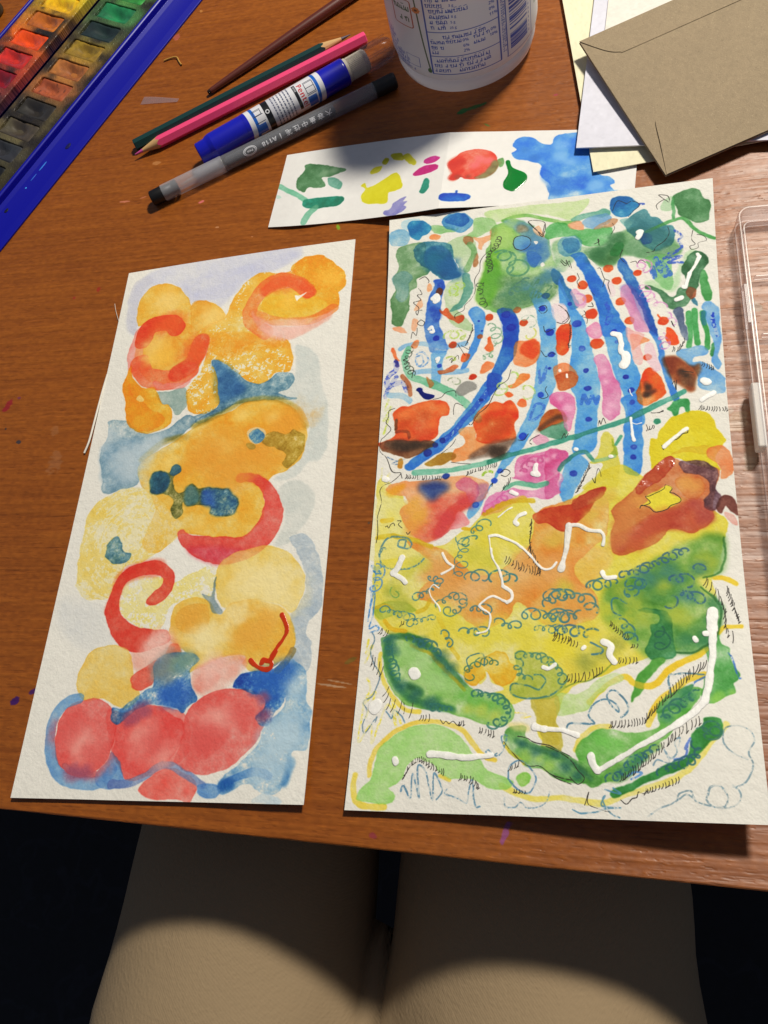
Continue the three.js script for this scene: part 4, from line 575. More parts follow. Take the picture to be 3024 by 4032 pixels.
['b','#48845c',{s:3,W:14.2},[72,1235,116,1234,157,1251,192,1284,227,1322,253,1344]],
['b','#3c7c58',{s:4,W:16.1},[125,1350,152,1363]],
['b','#c8b83c',{s:2,W:8},[124,1254,172,1277,220,1325,254,1357]],
['w','#9cc478',{s:5,d:0.5},[260,1363,308,1375,340,1405,309,1424,262,1400]],
['w','#a8bc40',{s:1,e:0.2},[24,1158,48,1148,100,1149,129,1170,84,1176,58,1186,37,1189,25,1175]],
['b','#e2c030',{s:1,W:10.3},[51,1193,70,1213,108,1222]],
['b','#dcbc30',{s:1,W:9},[24,1160,48,1155,70,1166]],
['b','#dcc038',{s:1.5,W:11.4},[183,1182,202,1222,220,1258,236,1284]],
['b','#d8bc30',{s:1.5,W:10.2},[132,1174,152,1164,161,1147]],
['w','#e4b028',{s:2,e:0.4,v:0.5},[258,1313,289,1288,321,1272,346,1275,359,1297,369,1307,366,1332,348,1347,332,1347,316,1332,303,1313,297,1332,279,1347,259,1338]],
['o','#e6e2da',{s:1},[303,1316,310,1325,316,1340,342,1353,336,1360,292,1363,266,1347,279,1350,301,1336]],
['w','#ccc060',{s:1.5,e:0.2,v:0.3},[403,1384,416,1375,464,1369,464,1405,460,1431,469,1458,472,1487,460,1490,428,1487,431,1464,416,1423]],
['w','#a8b850',{s:2,e:0.3,v:0.3},[368,1275,400,1273,440,1282,470,1308,482,1341,473,1360,440,1375,400,1375,364,1369,359,1347,375,1332]],
['w','#6ea858',{s:1,e:0.3,v:0.5},[347,1465,356,1444,389,1438,392,1459,416,1476,457,1484,492,1501,526,1520,548,1539,550,1553,530,1562,502,1551,462,1547,428,1528,396,1523,369,1500]],
['b','#3e7c58',{s:3,W:11.9},[371,1468,416,1485,463,1498,503,1520,531,1545]],
['w','#8cca54',{s:1,e:0.2},[374,1549,380,1539,396,1536,407,1545,402,1558,387,1563]],
['b','#e8d050',{s:1,W:7.1},[347,1474,366,1494,390,1517]],
['w','#eedc9a',{s:3},[350,1435,386,1432,401,1447,371,1450]]
],...[
['m','#a8b83c',{r:18.3},[608,1133,634,1165,722,1188,732,1200,647,1193,703,1126,798,1073]],
['m','#c8c838',{r:16.7},[574,1179,588,1216,617,1204]],
['m','#2f7a4a',{r:14.4},[796,1208,779,1249,746,1249,808,1169,693,1248]],
['m','#3f7f70',{r:16.5},[738,1111,711,1088,666,1103,783,1091,750,1149]],
['m','#9aa03a',{r:17.7},[527,1306,512,1294,562,1276,586,1255]],
['m','#e2d232',{r:21.3},[450,1251,474,1272,466,1233]],
['m','#dc9a44',{r:18.6},[500,1158,529,1178,478,1183]],
['m','#ded03c',{r:24.4},[271,1233,320,1230,384,1234,214,1202]],
['m','#a8b040',{r:20.6},[90,1163,66,1121]],
['m','#dfa056',{r:26},[180,1062,203,1108,161,1089,317,1128,366,1119,415,1104,447,1071,398,1053]],
['m','#e6b478',{r:20.2},[251,1126,283,1100,382,1086]],
['m','#c9c440',{r:19.4},[478,1122,299,1049,265,1034,94,1077,131,1050]],
['m','#a4d082',{r:19.3},[175,1328,202,1350,147,1299,108,1267]],
['m','#5fae3a',{r:15.7},[248,1369,277,1381,309,1393]],
['m','#b8c850',{r:12.3},[293,1406,325,1415,262,1400]],
['m','#1f5f58',{r:13.5},[66,1240,78,1266,108,1350,139,1369,179,1388,192,1280,219,1306,144,1247]],
['m','#9cc852',{r:8.7},[422,1505,445,1522,395,1502]],
['m','#1f5f58',{r:10.3},[386,1476,416,1493,457,1496,480,1521,503,1537]],
['m','#2a7a58',{r:11.6},[691,1415,720,1387,631,1505,614,1527,592,1533,737,1367]],
['m','#6fc050',{r:14},[551,1465,578,1473,531,1493]],
['m','#8cc84e',{r:8.2},[826,1362,802,1370,788,1378]],
['m','#14688c',{r:21.1},[140,164,119,144,134,187]],
['m','#0f5a94',{r:17.2},[161,183,182,178,190,212]],
['m','#5fa43c',{r:20.2},[296,266,292,226,279,296]],
['m','#457f5c',{r:21.9},[352,273,385,305,326,298,359,325]],
['m','#3a7a9c',{r:19.8},[402,288,431,272,451,247]],
['m','#2a68b8',{r:16.5},[405,193,418,154,389,150]],
['m','#a4cc70',{r:18.9},[318,115,325,83,358,50]],
['m','#2a6a3c',{r:17.9},[610,183,582,195,630,162,572,213]],
['m','#2f6f78',{r:17.8},[699,133,730,169,681,101]],
['m','#e2a44e',{r:15.7},[623,936,654,918,768,878,788,886]],
['m','#c2522e',{r:18.4},[680,978,649,1015,710,966,782,967]],
['m','#a83c34',{r:13.7},[782,931,806,961]],
['m','#cf7e3e',{r:18.6},[616,975,608,1013,635,943]],
['m','#d8b444',{r:15.9},[541,948,569,916,588,901,457,1006]],
['m','#e6a838',{r:19.6},[101,897,122,925,111,957]],
['m','#d23f45',{r:16},[240,892,198,938,181,976]],
['m','#f07a38',{r:15.8},[66,639,119,622,166,630,141,674,316,639,351,642]],
['m','#c8400c',{r:16.8},[291,672,329,689,304,715,120,644,68,668]],
['m','#2c1c10',{r:11.7},[51,724,78,733,104,731,131,735,308,763,324,767]],
['m','#f0b4ce',{r:8.3},[392,809,441,796,459,787,374,828,362,886,405,881]],
['m','#eeb4d0',{r:8.4},[585,561,590,592,601,658,591,676,476,629,495,657]],
['m','#2a1a10',{r:8.1},[691,616,687,637,785,592,773,580]],
['b','#4f8a44',{s:1,W:4.2,d:0.8},[840,1014,842,1055,832,1083,822,1100,790,1111]],
['b','#3a7a44',{s:1,W:4.7,d:0.8},[783,1131,809,1157,820,1184,815,1214,808,1238,790,1256,755,1276,719,1278]],
['b','#6c8f3c',{s:1,W:2.9,d:0.7},[482,1350,508,1339,535,1336,567,1315,585,1300]],
['m','#e8dc6c',{r:15.3},[349,974,334,1017,44,921,34,959,372,947]],
['m','#e6d84c',{r:19.2},[431,1193,186,1175,335,1204,75,1048]],
['m','#dcc83c',{r:18.5},[457,1201,528,1227,491,1306]]
],...[
['k','#33788a',{r:7.4,W:1.7},[114,1200,140,1194,173,1185]],
['k','#33788a',{r:8.3,W:2.1},[45,1162,70,1173,95,1180,119,1187]],
['k','#33788a',{r:7.6,W:2.1},[123,1136,150,1127,182,1100,154,1089]],
['k','#3a7a80',{r:8.8,W:2},[185,1155,218,1135,245,1150,226,1176,200,1172]],
['k','#2f7488',{r:10,W:2.3},[259,1167,286,1167,305,1171]],
['k','#2f7488',{r:9.1,W:2.3},[329,1198,351,1211,374,1205]],
['k','#2f7488',{r:11.6,W:2.3},[383,1186,409,1183,434,1187,465,1194,490,1188]],
['k','#2f7488',{r:10.9,W:2.3},[437,1161,443,1144,466,1135,491,1146]],
['k','#2f7488',{r:9.3,W:2.3},[202,1222,213,1242,220,1255]],
['k','#2f7488',{r:9.8,W:2.3},[245,1219,271,1223,297,1223]],
['k','#2f7488',{r:9.5,W:1.9},[412,1215,446,1219,477,1223]],
['k','#2f7488',{r:11.6,W:2.4},[250,1089,276,1086,293,1090]],
['k','#1f7080',{r:13.4,W:3},[320,1091,343,1092,366,1096]],
['k','#3a7a88',{r:11.6,W:1.7},[222,1088,235,1064,227,1039,240,1019,232,990]],
['k','#3a7f80',{r:15.5,W:2.8},[237,1000,256,995,261,986]],
['k','#3a7f80',{r:10.6,W:2.2},[255,976,276,964,291,955]],
['c','#4a8090',{W:3.9},[40,1010,33,1010,25,1024,37,989,61,980,94,985,107,1001,99,1012,73,1006,75,990,91,991,89,1007]],
['c','#4a8090',{W:3.9},[25,1024,32,1049,58,1063,102,1064,129,1053,141,1041]],
['k','#2f6f60',{r:8.2,W:1.9},[266,1332,258,1310,277,1300,302,1291,328,1297]],
['c','#2f6f80',{W:2.5},[265,1310,257,1287,276,1275,296,1278,299,1303]],
['k','#3a7a70',{r:8.2,W:2.2},[375,1279,397,1279,421,1282,446,1295,467,1314,476,1338]],
['k','#3a7a70',{r:8.1,W:2.2},[375,1298,378,1323,400,1332]],
['c','#3a7a78',{W:3.1},[412,1323,428,1323,437,1338,422,1357,397,1347,363,1344,360,1363,385,1375,422,1375,458,1363,476,1344]],
['k','#2a6f66',{r:8.1,W:2.7},[66,1246,76,1279,85,1305,97,1338]],
['k','#2a6f66',{r:6.9,W:2.5},[180,1397,205,1400,227,1400]],
['k','#2a6f66',{r:8.1,W:2.8},[276,1363,311,1369,339,1381,355,1405,343,1427,319,1436]],
['k','#2a6a70',{r:9.4,W:3},[116,1234,144,1247,171,1254,192,1274]],
['k','#4a86c8',{r:14.3,W:2.5},[23,1067,29,1096,21,1120]],
['c','#3a80c8',{W:3.2,dry:0.3},[15,1056,21,1088,13,1120,13,1154,10,1192,20,1109,22,1172,15,1212,32,1206,40,1216,19,1222]],
['c','#2a78c0',{W:7.9,dry:0.3},[10,1056,31,1075,16,1067,33,1057]],
['k','#6a9a4a',{r:12.5,W:2.1},[67,1128,80,1118]],
['c','#f0e040',{W:4.8,dry:0.4},[16,1239,14,1272,27,1253,14,1295]],
['c','#f0e040',{W:4.6,dry:0.4},[23,1331,32,1357,19,1392,46,1363,26,1423]],
['c','#f0e040',{W:4.5,dry:0.4},[20,1395,15,1476,40,1439,48,1479,60,1435,79,1392,102,1441,88,1382,112,1435]],
['c','#f0dc50',{W:3.6,dry:0.4},[370,1408,395,1411,383,1420,404,1417]],
['c','#5a7a90',{W:2.7,dry:0.2},[23,1222,31,1239,24,1266,37,1299,53,1325,40,1370,19,1386,29,1408,21,1439,29,1457,52,1420,50,1432]],
['c','#5080a0',{W:2.9,dry:0.25},[73,1404,88,1423,93,1404,110,1416,121,1432]],
['c','#5080a0',{W:3,dry:0.25},[132,1569,146,1595,149,1543,165,1595,158,1528,176,1539,195,1597,195,1542,215,1576,204,1596]],
['c','#5080a0',{W:3,dry:0.25},[227,1573,222,1584,249,1592,271,1600,275,1571,281,1554,289,1605,300,1608]],
['c','#5080a0',{W:3.6,dry:0.25},[124,1581,129,1570,140,1587]],
['c','#4a80a0',{W:2.7,dry:0.2},[347,1480,341,1462,353,1459,345,1492,330,1501,314,1489,309,1495,321,1501,333,1495]],
['c','#4a80a8',{W:2.9,dry:0.2},[358,1549,360,1523,378,1511,399,1520,416,1545,413,1562,399,1577,373,1566,358,1549]],
['c','#6a90a8',{W:2.6,dry:0.3},[350,1589,353,1606,373,1608,385,1597,399,1607,425,1604,439,1592,445,1573]],
['c','#3a7090',{W:3.4,dry:0.15},[481,1450,487,1432,512,1431,541,1431,530,1414,539,1391,565,1379,587,1388,592,1405,576,1388,571,1368,588,1359,610,1385,611,1405,597,1416]],
['c','#7090a0',{W:2.6,dry:0.3},[844,1498,817,1485,801,1464,804,1439,828,1431,853,1439,861,1460,848,1484,853,1511,835,1543,811,1554]],
['c','#7090a0',{W:3.1,dry:0.3},[761,1571,767,1555,788,1554,799,1572,792,1591,772,1594,758,1581,762,1568]],
['c','#7090a0',{W:2.6,dry:0.3},[811,1549,825,1566,818,1585,789,1596,752,1589,737,1582,728,1564,707,1570,703,1583,720,1572,735,1579]],
['c','#7a98a8',{W:2.6,dry:0.4},[642,1616,669,1600,695,1588,706,1580]],
['c','#4a86a8',{W:2.7,dry:0.2},[493,1608,509,1615,536,1612,563,1603,590,1602,552,1598,558,1579,553,1587,568,1611,586,1621]],
['c','#4a88b0',{W:3.2,dry:0.2},[559,1566,575,1571,591,1573,575,1563]],
['c','#4a84c8',{W:3.8,dry:0.2},[606,1538,619,1529,635,1532,613,1543]],
['c','#4a70d0',{W:3.8,dry:0.2},[701,1503,723,1495,730,1470,724,1481,736,1459]],
['c','#6a90a8',{W:2.7,dry:0.3},[658,1515,666,1504,690,1509,681,1482,693,1501,707,1487,703,1468,715,1457,711,1476]],
['c','#4a7890',{W:3.4,dry:0.2},[702,1365,700,1330,718,1324,741,1322,773,1325]],
['c','#3a70c0',{W:3.4,dry:0.2},[826,1279,833,1288,843,1330,848,1333]],
['c','#3a70c0',{W:3.3,dry:0.2},[747,1350,756,1339,775,1330]],
['k','#2f6f60',{r:10.8,W:2.7,dry:0.2},[756,1443,778,1434,790,1445,768,1456]],
['k','#245f70',{r:9.1,W:2.7,dry:0.2},[673,1528,700,1514,727,1506,747,1492,746,1470]],
['k','#245f78',{r:8.1,W:2.7,dry:0.2},[570,1544,592,1533,615,1510,643,1494,665,1477]],
['k','#2a6a60',{r:11,W:2.8,dry:0.2},[685,1418,708,1393,731,1382,754,1367]],
['k','#2f6f80',{r:11.2,W:2.8,dry:0.1},[531,1118,549,1118,573,1116,597,1110]],
['k','#2f6f80',{r:10.3,W:2.7,dry:0.1},[619,1149,633,1118,656,1118,638,1140]],
['k','#2f5f80',{r:9.3,W:2.8,dry:0.2},[610,1095,646,1089,670,1078,700,1066,730,1051,757,1042]],
['k','#2f5f80',{r:10.9,W:3,dry:0.2},[721,1108,747,1109,755,1118]],
['k','#2f5f80',{r:10.1,W:2.7,dry:0.2},[736,1142,759,1149,781,1156]],
['k','#2f5f80',{r:11.3,W:2.7,dry:0.2},[724,1154,717,1170]],
['k','#2f5f80',{r:10.2,W:2.7,dry:0.2},[775,1081,792,1085]],
['c','#2f6f80',{W:3},[606,1192,589,1182,587,1157,599,1151,619,1164]],
['k','#2f6f80',{r:10.8,W:2.7},[608,1204,617,1217,627,1247]],
['k','#3a7880',{r:11.9,W:2.8},[451,1151,475,1139,500,1142,530,1153,547,1178]],
['k','#3a7880',{r:12.4,W:2.8},[451,1182,487,1193,514,1187]],
['k','#2a6488',{r:10.4,W:3.1},[463,1217,487,1221,513,1227]],
['k','#2f6f80',{r:12,W:2.7},[528,1230,543,1234]],
['c','#2f6f90',{W:3.6},[539,1279,559,1276,563,1267,537,1252]],
['k','#1f5f48',{r:11.7,W:2.3},[688,1224,693,1248,689,1266]],
['k','#4a8a68',{r:18.7,W:3.7},[312,172,332,166,352,194,369,220,335,223]],
['k','#4a7f70',{r:10.9,W:3.6,dry:0.2},[342,300,375,277,389,259]],
['c','#4a8060',{W:4.3,dry:0.2},[392,310,405,273,385,325,421,263,402,334,438,273,421,321,454,287,359,306,372,327]],
['k','#a8cc50',{r:12.7,W:3.4,dry:0.2},[191,276,204,254,187,280]],
['k','#b4d060',{r:12.3,W:3.3,dry:0.2},[177,412,200,407,224,424]],
['k','#b0cc50',{r:10.7,W:3.2},[182,484,196,482]],
['k','#78a888',{r:10.7,W:2.5,dry:0.2},[294,390,307,411,314,442,301,452]],
['k','#68a078',{r:9.8,W:2.8,dry:0.2},[272,490,292,484,305,482]],
['k','#c8cc60',{r:14,W:2.4},[392,425,405,433]],
['k','#88b098',{r:12,W:2.1,dry:0.3},[385,375,402,396]],
['c','#6098d8',{W:4.4,dry:0.35},[93,460,103,453,117,462,125,482,112,499,95,494,90,471,107,465,111,488,102,498]],
['k','#a0c850',{r:10.3,W:3.1,dry:0.2},[359,543,362,554]],
['k','#b4d078',{r:13.6,W:3.1,dry:0.3},[337,570,324,594,315,600]],
['k','#b8d860',{r:12.1,W:3,dry:0.3},[391,589,398,611]],
['k','#98a888',{r:11.9,W:2.8,dry:0.3},[190,552,210,550]],
['k','#90c020',{r:11,W:4.5},[288,825,297,823]],
['c','#c8d850',{W:5,dry:0.4},[19,592,11,624,28,614,9,653,22,643,12,692]],
['c','#e8e070',{W:4.8,dry:0.4},[15,791,15,835,36,806,20,852]],
['c','#3a50c0',{W:13.2,dry:0.4,s:2},[34,481,35,504,16,521,14,550,55,543,70,570]],
['c','#4a60c0',{W:10.8,dry:0.45,s:2},[9,583,21,551,37,526]],
['b','#302880',{s:2,W:11,d:0.7},[34,477,38,493]],
['b','#88b8d8',{s:2,W:18,d:0.9},[19,577,50,583,78,600]],
['b','#b86a3c',{s:2,W:14.4,d:0.8},[54,524,72,548,79,582]],
['c','#5a7aa0',{W:3.1,dry:0.35},[27,760,51,772,74,770,41,779,55,783]],
['c','#3a70d0',{W:6.6,dry:0.2},[398,681,413,641,435,646,423,673,404,685]],
['c','#3a70d0',{W:6.1,dry:0.2},[423,539,426,578,442,533,435,572]],
['c','#2a68d0',{W:7.6,dry:0.15},[528,648,535,623,544,650,554,629,565,652,570,634]],
['c','#2a50c0',{W:6.5,dry:0.25},[689,56,698,57]],
['c','#2a50c0',{W:5.6,dry:0.25},[775,156,792,178,784,189,792,210,780,220,758,228,780,223,746,242,788,240,757,255,791,260]],
['c','#2a60c8',{W:11.8,dry:0.3},[724,239,735,271,747,295,739,252,759,293]],
['c','#2a60c8',{W:9.7,dry:0.3},[717,265,722,296,714,276]],
['c','#2a50c8',{W:8.9,dry:0.2},[597,359,603,390,596,422,609,398]],
['k','#d890c8',{r:12.5,W:2.8,dry:0.35},[678,255,696,250,702,274]],
['k','#d890c8',{r:11.6,W:2.7,dry:0.35},[688,318,705,358,722,378,734,387]],
['k','#c080c0',{r:11.1,W:2.9,dry:0.3},[731,470,736,492,744,507]],
['k','#d090c8',{r:9.9,W:2.6,dry:0.35},[748,414,762,438]],
['k','#c888b8',{r:11.9,W:3.2,dry:0.2},[522,327,535,347]],
['k','#c8508c',{r:10.8,W:3.8},[380,825,398,803,435,789]],
['k','#d060a0',{r:8.8,W:3.1},[296,917,320,899,344,884]],
['k','#c85090',{r:10.1,W:3.4},[462,790,481,784]],
['d','#2a4cb8',{s:0.6},[521,413,11.7,533,490,8.9,542,555,6.9,615,448,6.9,620,481,4.8,640,584,6.9,503,351,6.2]],
['d','#2a48b0',{s:0.6},[541,556,7.0,545,606,8.1,545,694,7.7,639,584,6.3,651,622,8.1,652,656,7.0,652,777,7.7,649,804,7.0,507,836,9.1,449,539,4.2]],
['d','#2048b8',{s:1},[335,363,11.5,348,406,11.5,431,357,9.3,450,431,11.5,454,498,9.3,146,416,8.6,156,502,7.2,262,373,3.2,271,406,2.5]],
['d','#2a6a98',{s:1},[441,318,10.0]],
['d','#1c3c98',{s:0.6},[272,615,4.8,187,824,8.9,154,735,7.5,135,756,10.9,173,722,8.2]],
['d','#2a5cc8',{s:0.6},[426,614,8.3,381,728,10.0,265,906,8.6,310,843,8.6,325,818,7.3]],
['o','#10186a',{s:0.6,a:0.95,wet:1,h:0.3},[94,571,100,563,112,567,117,578,134,585,146,590,145,597,132,602,118,597,107,585,102,577]],
['o','#8d8c86',{s:1,a:0.85,wet:1,h:0.3},[202,583,213,565,230,556,249,558,261,570,258,582,240,590,227,598,214,598,206,592]],
['n','',{},[291,121,291,148,278,158,263,181,261,213,248,240,250,276,239,302,222,320,219,335,199,344,194,352,196,360]],
['n','',{},[435,122,394,68,438,77,433,124,415,97,394,68]],
['n','',{},[438,84,433,116]],
['n','',{},[353,137,358,117,379,114,399,127,398,147,379,161,360,154,353,137]],
['n','',{},[92,219,106,212,119,226,117,234]],
['n','',{},[90,249,101,269,87,271,98,288,77,294,92,312,89,335,85,323,102,321]],
['n','',{},[100,352,90,363,104,372,110,361,100,352]],
['n','',{},[74,408,77,389,88,401,90,378]],
['k','#2a2a2a',{r:6.1,W:1.5},[315,110,305,138,285,168,292,209,282,220]],
['k','#2a3a2a',{r:7.4,W:1.5},[262,254,266,286,273,326]],
['t','',{L:21.5},[228,440,238,418,244,392]],
['n','',{},[205,441,226,477]],
['n','',{},[215,446,235,460,237,452]],
['n','',{},[184,488,192,481,189,496,205,475,209,487]],
['k','#2a3a2a',{r:7.3,W:1.5},[72,442,66,472,60,479,82,519]],
['n','',{},[421,352,437,347,444,363,431,372,421,360]],
['n','',{},[434,411,440,430,463,421]],
['n','',{},[427,484,440,504,453,494,465,499]],
['n','',{},[473,351,492,368,501,392,488,409,469,403]],
['t','',{L:10.4},[501,407,502,444,497,481]],
['n','',{},[480,212,493,229,503,215,509,239]],
['n','',{},[482,208,495,222,495,210,504,235]],
['n','',{},[576,249,584,250,593,282,605,291,602,306,609,334]],
['n','',{},[593,286,589,309]],
['n','',{},[569,169,582,163,579,154,582,175]],
['n','',{},[739,33,761,41,764,62,751,52,732,65,734,81]],
['n','',{},[738,35,752,50]],
['n','',{},[820,163,816,190,824,207,811,212,816,223,831,219,832,204,852,199,845,183,830,178]],
['n','',{},[758,142,761,162,751,184,729,200,719,215,703,216]],
['n','',{},[661,241,675,239,678,247,687,237,699,247]],
['n','',{},[642,199,635,222,650,244]],
['n','',{},[618,108,623,125,614,143]],
['n','',{},[619,67,632,36,657,48,670,42,689,58,669,79,660,94]],
['n','',{},[523,257,529,274,523,284,529,301]],
['n','',{},[557,316,567,332]],
['n','',{},[560,354,563,366,550,364]],
['n','',{},[539,376,544,386,534,392,547,401,546,416]],
['n','',{},[474,351,493,372,498,392,483,405]],
['t','',{L:14.2},[756,516,770,517,786,491]],
['n','',{},[759,445,756,434,763,452]],
['t','',{L:13.9},[823,565,850,581]],
['t','',{L:13},[810,684,842,690,872,693]],
['n','',{},[696,688,709,689,725,687,725,684,715,690]],
['n','',{},[683,719,686,730,683,736]],
['t','',{L:13.1},[689,730,701,727]],
['n','',{},[568,713,572,699,575,710,581,693,587,708]],
['n','',{},[478,742,485,728,488,739,495,729]],
['t','',{L:16.2},[513,883,524,863,544,820]],
['n','',{},[551,851,557,865,559,852,565,828,571,839,572,849]],
['n','',{},[750,614,756,607,758,629,761,604]],
['n','',{},[659,936,664,928,682,936,691,946,703,946,720,941,730,932,748,926,753,917,740,903,729,899,735,889,721,879,717,888,702,897,681,906,673,907,683,923,662,930]],
['n','',{},[720,789,736,768,754,763,767,750,779,747,777,733]],
['n','',{},[720,788,717,777]],
['n','',{},[40,619,23,625,22,643,17,660,31,680,16,700,6,710,5,741,23,760,31,778,43,803,66,808,44,830,22,839,13,855,19,886,12,926,16,968,14,994]],
['n','',{},[66,808,70,822]],
['t','',{L:12.1},[80,819,126,825,174,828]],
['t','',{L:13},[240,821,269,811,315,802]],
['n','',{},[349,533,340,563,315,582,290,633,265,656,249,683,241,682]],
['n','',{},[208,721,196,741,171,760]],
['n','',{},[198,786,224,791,249,794]],
['n','',{},[142,602,165,597,178,584,201,582,205,601]],
['n','',{},[225,628,205,619,199,636,200,651]],
['n','',{},[68,469,55,475,72,485,59,499]],
['n','',{},[74,511,84,508,81,531]],
['n','',{},[423,621,432,625,445,619,438,601,442,591]],
['n','',{},[369,737,383,738,395,722]],
['n','',{},[423,727,404,736,398,746,404,751]],
['n','',{},[326,824,337,815,350,823,340,834,328,830]],
['n','',{},[301,856,307,850,305,859]],
['t','',{L:19},[332,868,350,846]],
['n','',{},[35,953,40,950,44,957,49,947,56,944,59,951]],
['n','',{},[65,938,75,939,69,948,79,958]],
['n','',{},[91,970,96,975,101,969]],
['t','',{L:15.3},[402,958,402,976,399,1007,402,1032]],
['t','',{L:20.3},[342,1050,375,1069,421,1084]],
['t','',{L:23.6},[395,1028,415,1060,424,1084]],
['t','',{L:12.6},[456,1232,492,1245]],
['t','',{L:17},[43,1219,61,1226]],
['t','',{L:13.6},[93,1203,100,1200]],
['t','',{L:30.1},[29,1292,56,1318]],
['t','',{L:35.7},[70,1363,79,1392,115,1401,142,1410]],
['t','',{L:15.7},[156,1422,181,1422]],
['n','',{},[203,1425,210,1434,216,1428,223,1434,232,1428,242,1437,248,1430]],
['t','',{L:12.3},[245,1434,260,1433]],
['t','',{L:15.2},[292,1448,323,1457]],
['t','',{L:15.2},[127,1552,141,1525,162,1513,188,1527,219,1541]],
['t','',{L:14.8},[253,1549,275,1554,293,1568]],
['n','',{},[377,1459,395,1462,416,1473,445,1478,474,1492,491,1501]],
['n','',{},[346,1471,366,1494,396,1520,425,1522,451,1539,491,1549]],
['t','',{L:14.6},[360,1529,378,1520]],
['t','',{L:8.6},[370,1575,396,1577]],
['n','',{},[438,1480,466,1491,489,1507,505,1529,518,1545,504,1557,488,1543]],
['n','',{},[438,1531,463,1547,491,1557]],
['t','',{L:18.3},[456,1239,483,1248,510,1258]],
['t','',{L:20.6},[482,1333,520,1330,561,1315]],
['t','',{L:14.6},[596,1294,636,1295]],
['t','',{L:15},[582,1210,599,1228,621,1244]],
['t','',{L:11.7},[626,1262,641,1262]],
['t','',{L:26.7},[792,1119,818,1154,826,1190,827,1232,845,1250]],
['t','',{L:17.6},[836,1139,844,1170,854,1209]],
['t','',{L:16.8},[574,1433,613,1430,646,1424]],
['t','',{L:22.2},[649,1419,693,1373,746,1324,778,1304]],
['t','',{L:24.4},[690,1468,716,1446,757,1423]],
['t','',{L:18.9},[592,1544,631,1518,659,1496,682,1474]],
['n','',{},[517,1599,526,1572,523,1594,541,1604,568,1611]],
['n','',{},[590,1586,601,1594,612,1583,622,1580,626,1569,636,1572,644,1566]],
['t','',{L:13.3},[639,1569,671,1558,709,1543]],
['n','',{},[776,580,801,586]],
['p','#f4f2ee',{W:15,h:0.7},[132,287,143,278,148,291,138,297]],
['p','#f4f2ee',{W:10.3,h:0.6},[125,386,132,379,137,395,129,396]],
['p','#f4f2ee',{W:9.3,h:0.6},[147,480,154,479,150,488]],
['p','#f4f2ee',{W:14.8,h:1},[612,455,626,460]],
['p','#f4f2ee',{W:16.7,h:1},[626,460,631,484,630,506,639,517]],
['p','#f4f2ee',{W:26.3,h:1},[641,518,642,535,635,549]],
['p','#f4f2ee',{W:6.8,h:0.7},[828,239,832,250]],
['p','#f4f2ee',{W:8.8,h:0.7},[832,248,820,275,807,296]],
['p','#f4f2ee',{W:11.5,h:0.7},[807,296,800,318,795,336,789,333]],
['p','#f4f2ee',{W:13.3,h:1},[771,371,783,367]],
['p','#f4f2ee',{W:15.7,h:1},[685,148,690,147,683,166]],
['p','#f4f2ee',{W:16.5,h:1},[825,610,835,615,829,616]],
['p','#f4f2ee',{W:11.1,h:1},[845,646,827,657,816,663]],
['p','#f4f2ee',{W:7.3,h:0.8},[648,698,649,727,654,759]],
['p','#f4f2ee',{W:2.7,h:0.5},[647,709,659,715,673,713]],
['p','#f4f2ee',{W:2.7,h:0.5},[647,619,654,638]],
['p','#f4f2ee',{W:11,h:0.8},[777,737,758,749,739,765,723,781]],
['p','#f4f2ee',{W:12,h:1},[512,772,515,773]],
['p','#f4f2ee',{W:9.8,h:1},[596,798,599,798]],
['p','#f4f2ee',{W:8.6,h:0.6},[474,546,475,549]],
['p','#f4f2ee',{W:6.4,h:0.6},[492,561,493,569]],
['p','#f4f2ee',{W:14,h:1},[414,807,412,823,420,835,406,830]],
['p','#f4f2ee',{W:9.4,h:0.8},[352,877,365,884]],
['p','#f4f2ee',{W:9.2,h:0.8},[387,935,372,940,363,953,369,961]],
['p','#f4f2ee',{W:16.9,h:0.9},[22,822,28,824]],
['p','#f4f2ee',{W:3.7,h:0.5},[322,940,339,926,355,917]],
['p','#f4f2ee',{W:7.4,h:0.9},[302,989,319,987,346,999,370,1012,394,1035,405,1047,429,1075,449,1075,463,1062]],
['p','#eceae4',{W:16.5,h:1},[493,972,490,1001,486,1033,481,1053,474,1078]],
['p','#eceae4',{W:9.5,h:1},[493,972,516,970,540,984,564,988]],
['p','#eceae4',{W:7.5,h:1},[564,988,573,1000,571,1022]],
['p','#f4f2ee',{W:3.7,h:0.7},[301,991,304,1010,306,1028,314,1044]],
['p','#f4f2ee',{W:6.2,h:0.8},[306,1021,308,1035,316,1053,326,1074,335,1098,338,1115]],
['p','#f4f2ee',{W:8.6,h:0.8},[338,1115,357,1129,358,1146,347,1154]],
['p','#f4f2ee',{W:5.9,h:0.8},[347,1154,314,1138,285,1157,289,1167,309,1184,308,1207,300,1223,278,1228]],
['p','#eeece6',{W:19.9,h:1},[85,1036,76,1058,64,1074]],
['p','#eeece6',{W:14.1,h:1},[64,1076,85,1087,98,1099]],
['p','#f4f2ee',{W:5.6,h:0.7},[186,1029,200,1052,215,1065,188,1081]],
['p','#f4f2ee',{W:3.8,h:0.6},[183,1117,169,1107,159,1120,164,1137,182,1158,188,1172]],
['p','#f4f2ee',{W:26,h:0.8},[134,1319,136,1323]],
['p','#f4f2ee',{W:10.5,h:0.8},[431,1307,443,1309,457,1300]],
['p','#f4f2ee',{W:15.2,h:1},[183,1500,223,1503]],
['p','#f4f2ee',{W:13.9,h:1},[223,1503,273,1506,321,1499]],
['p','#f4f2ee',{W:14.2,h:1},[106,1515,108,1520]],
['p','#f4f2ee',{W:29.1,h:0.8},[45,1400,49,1395]],
['p','#f4f2ee',{W:18.4,h:1},[414,1439,437,1443]],
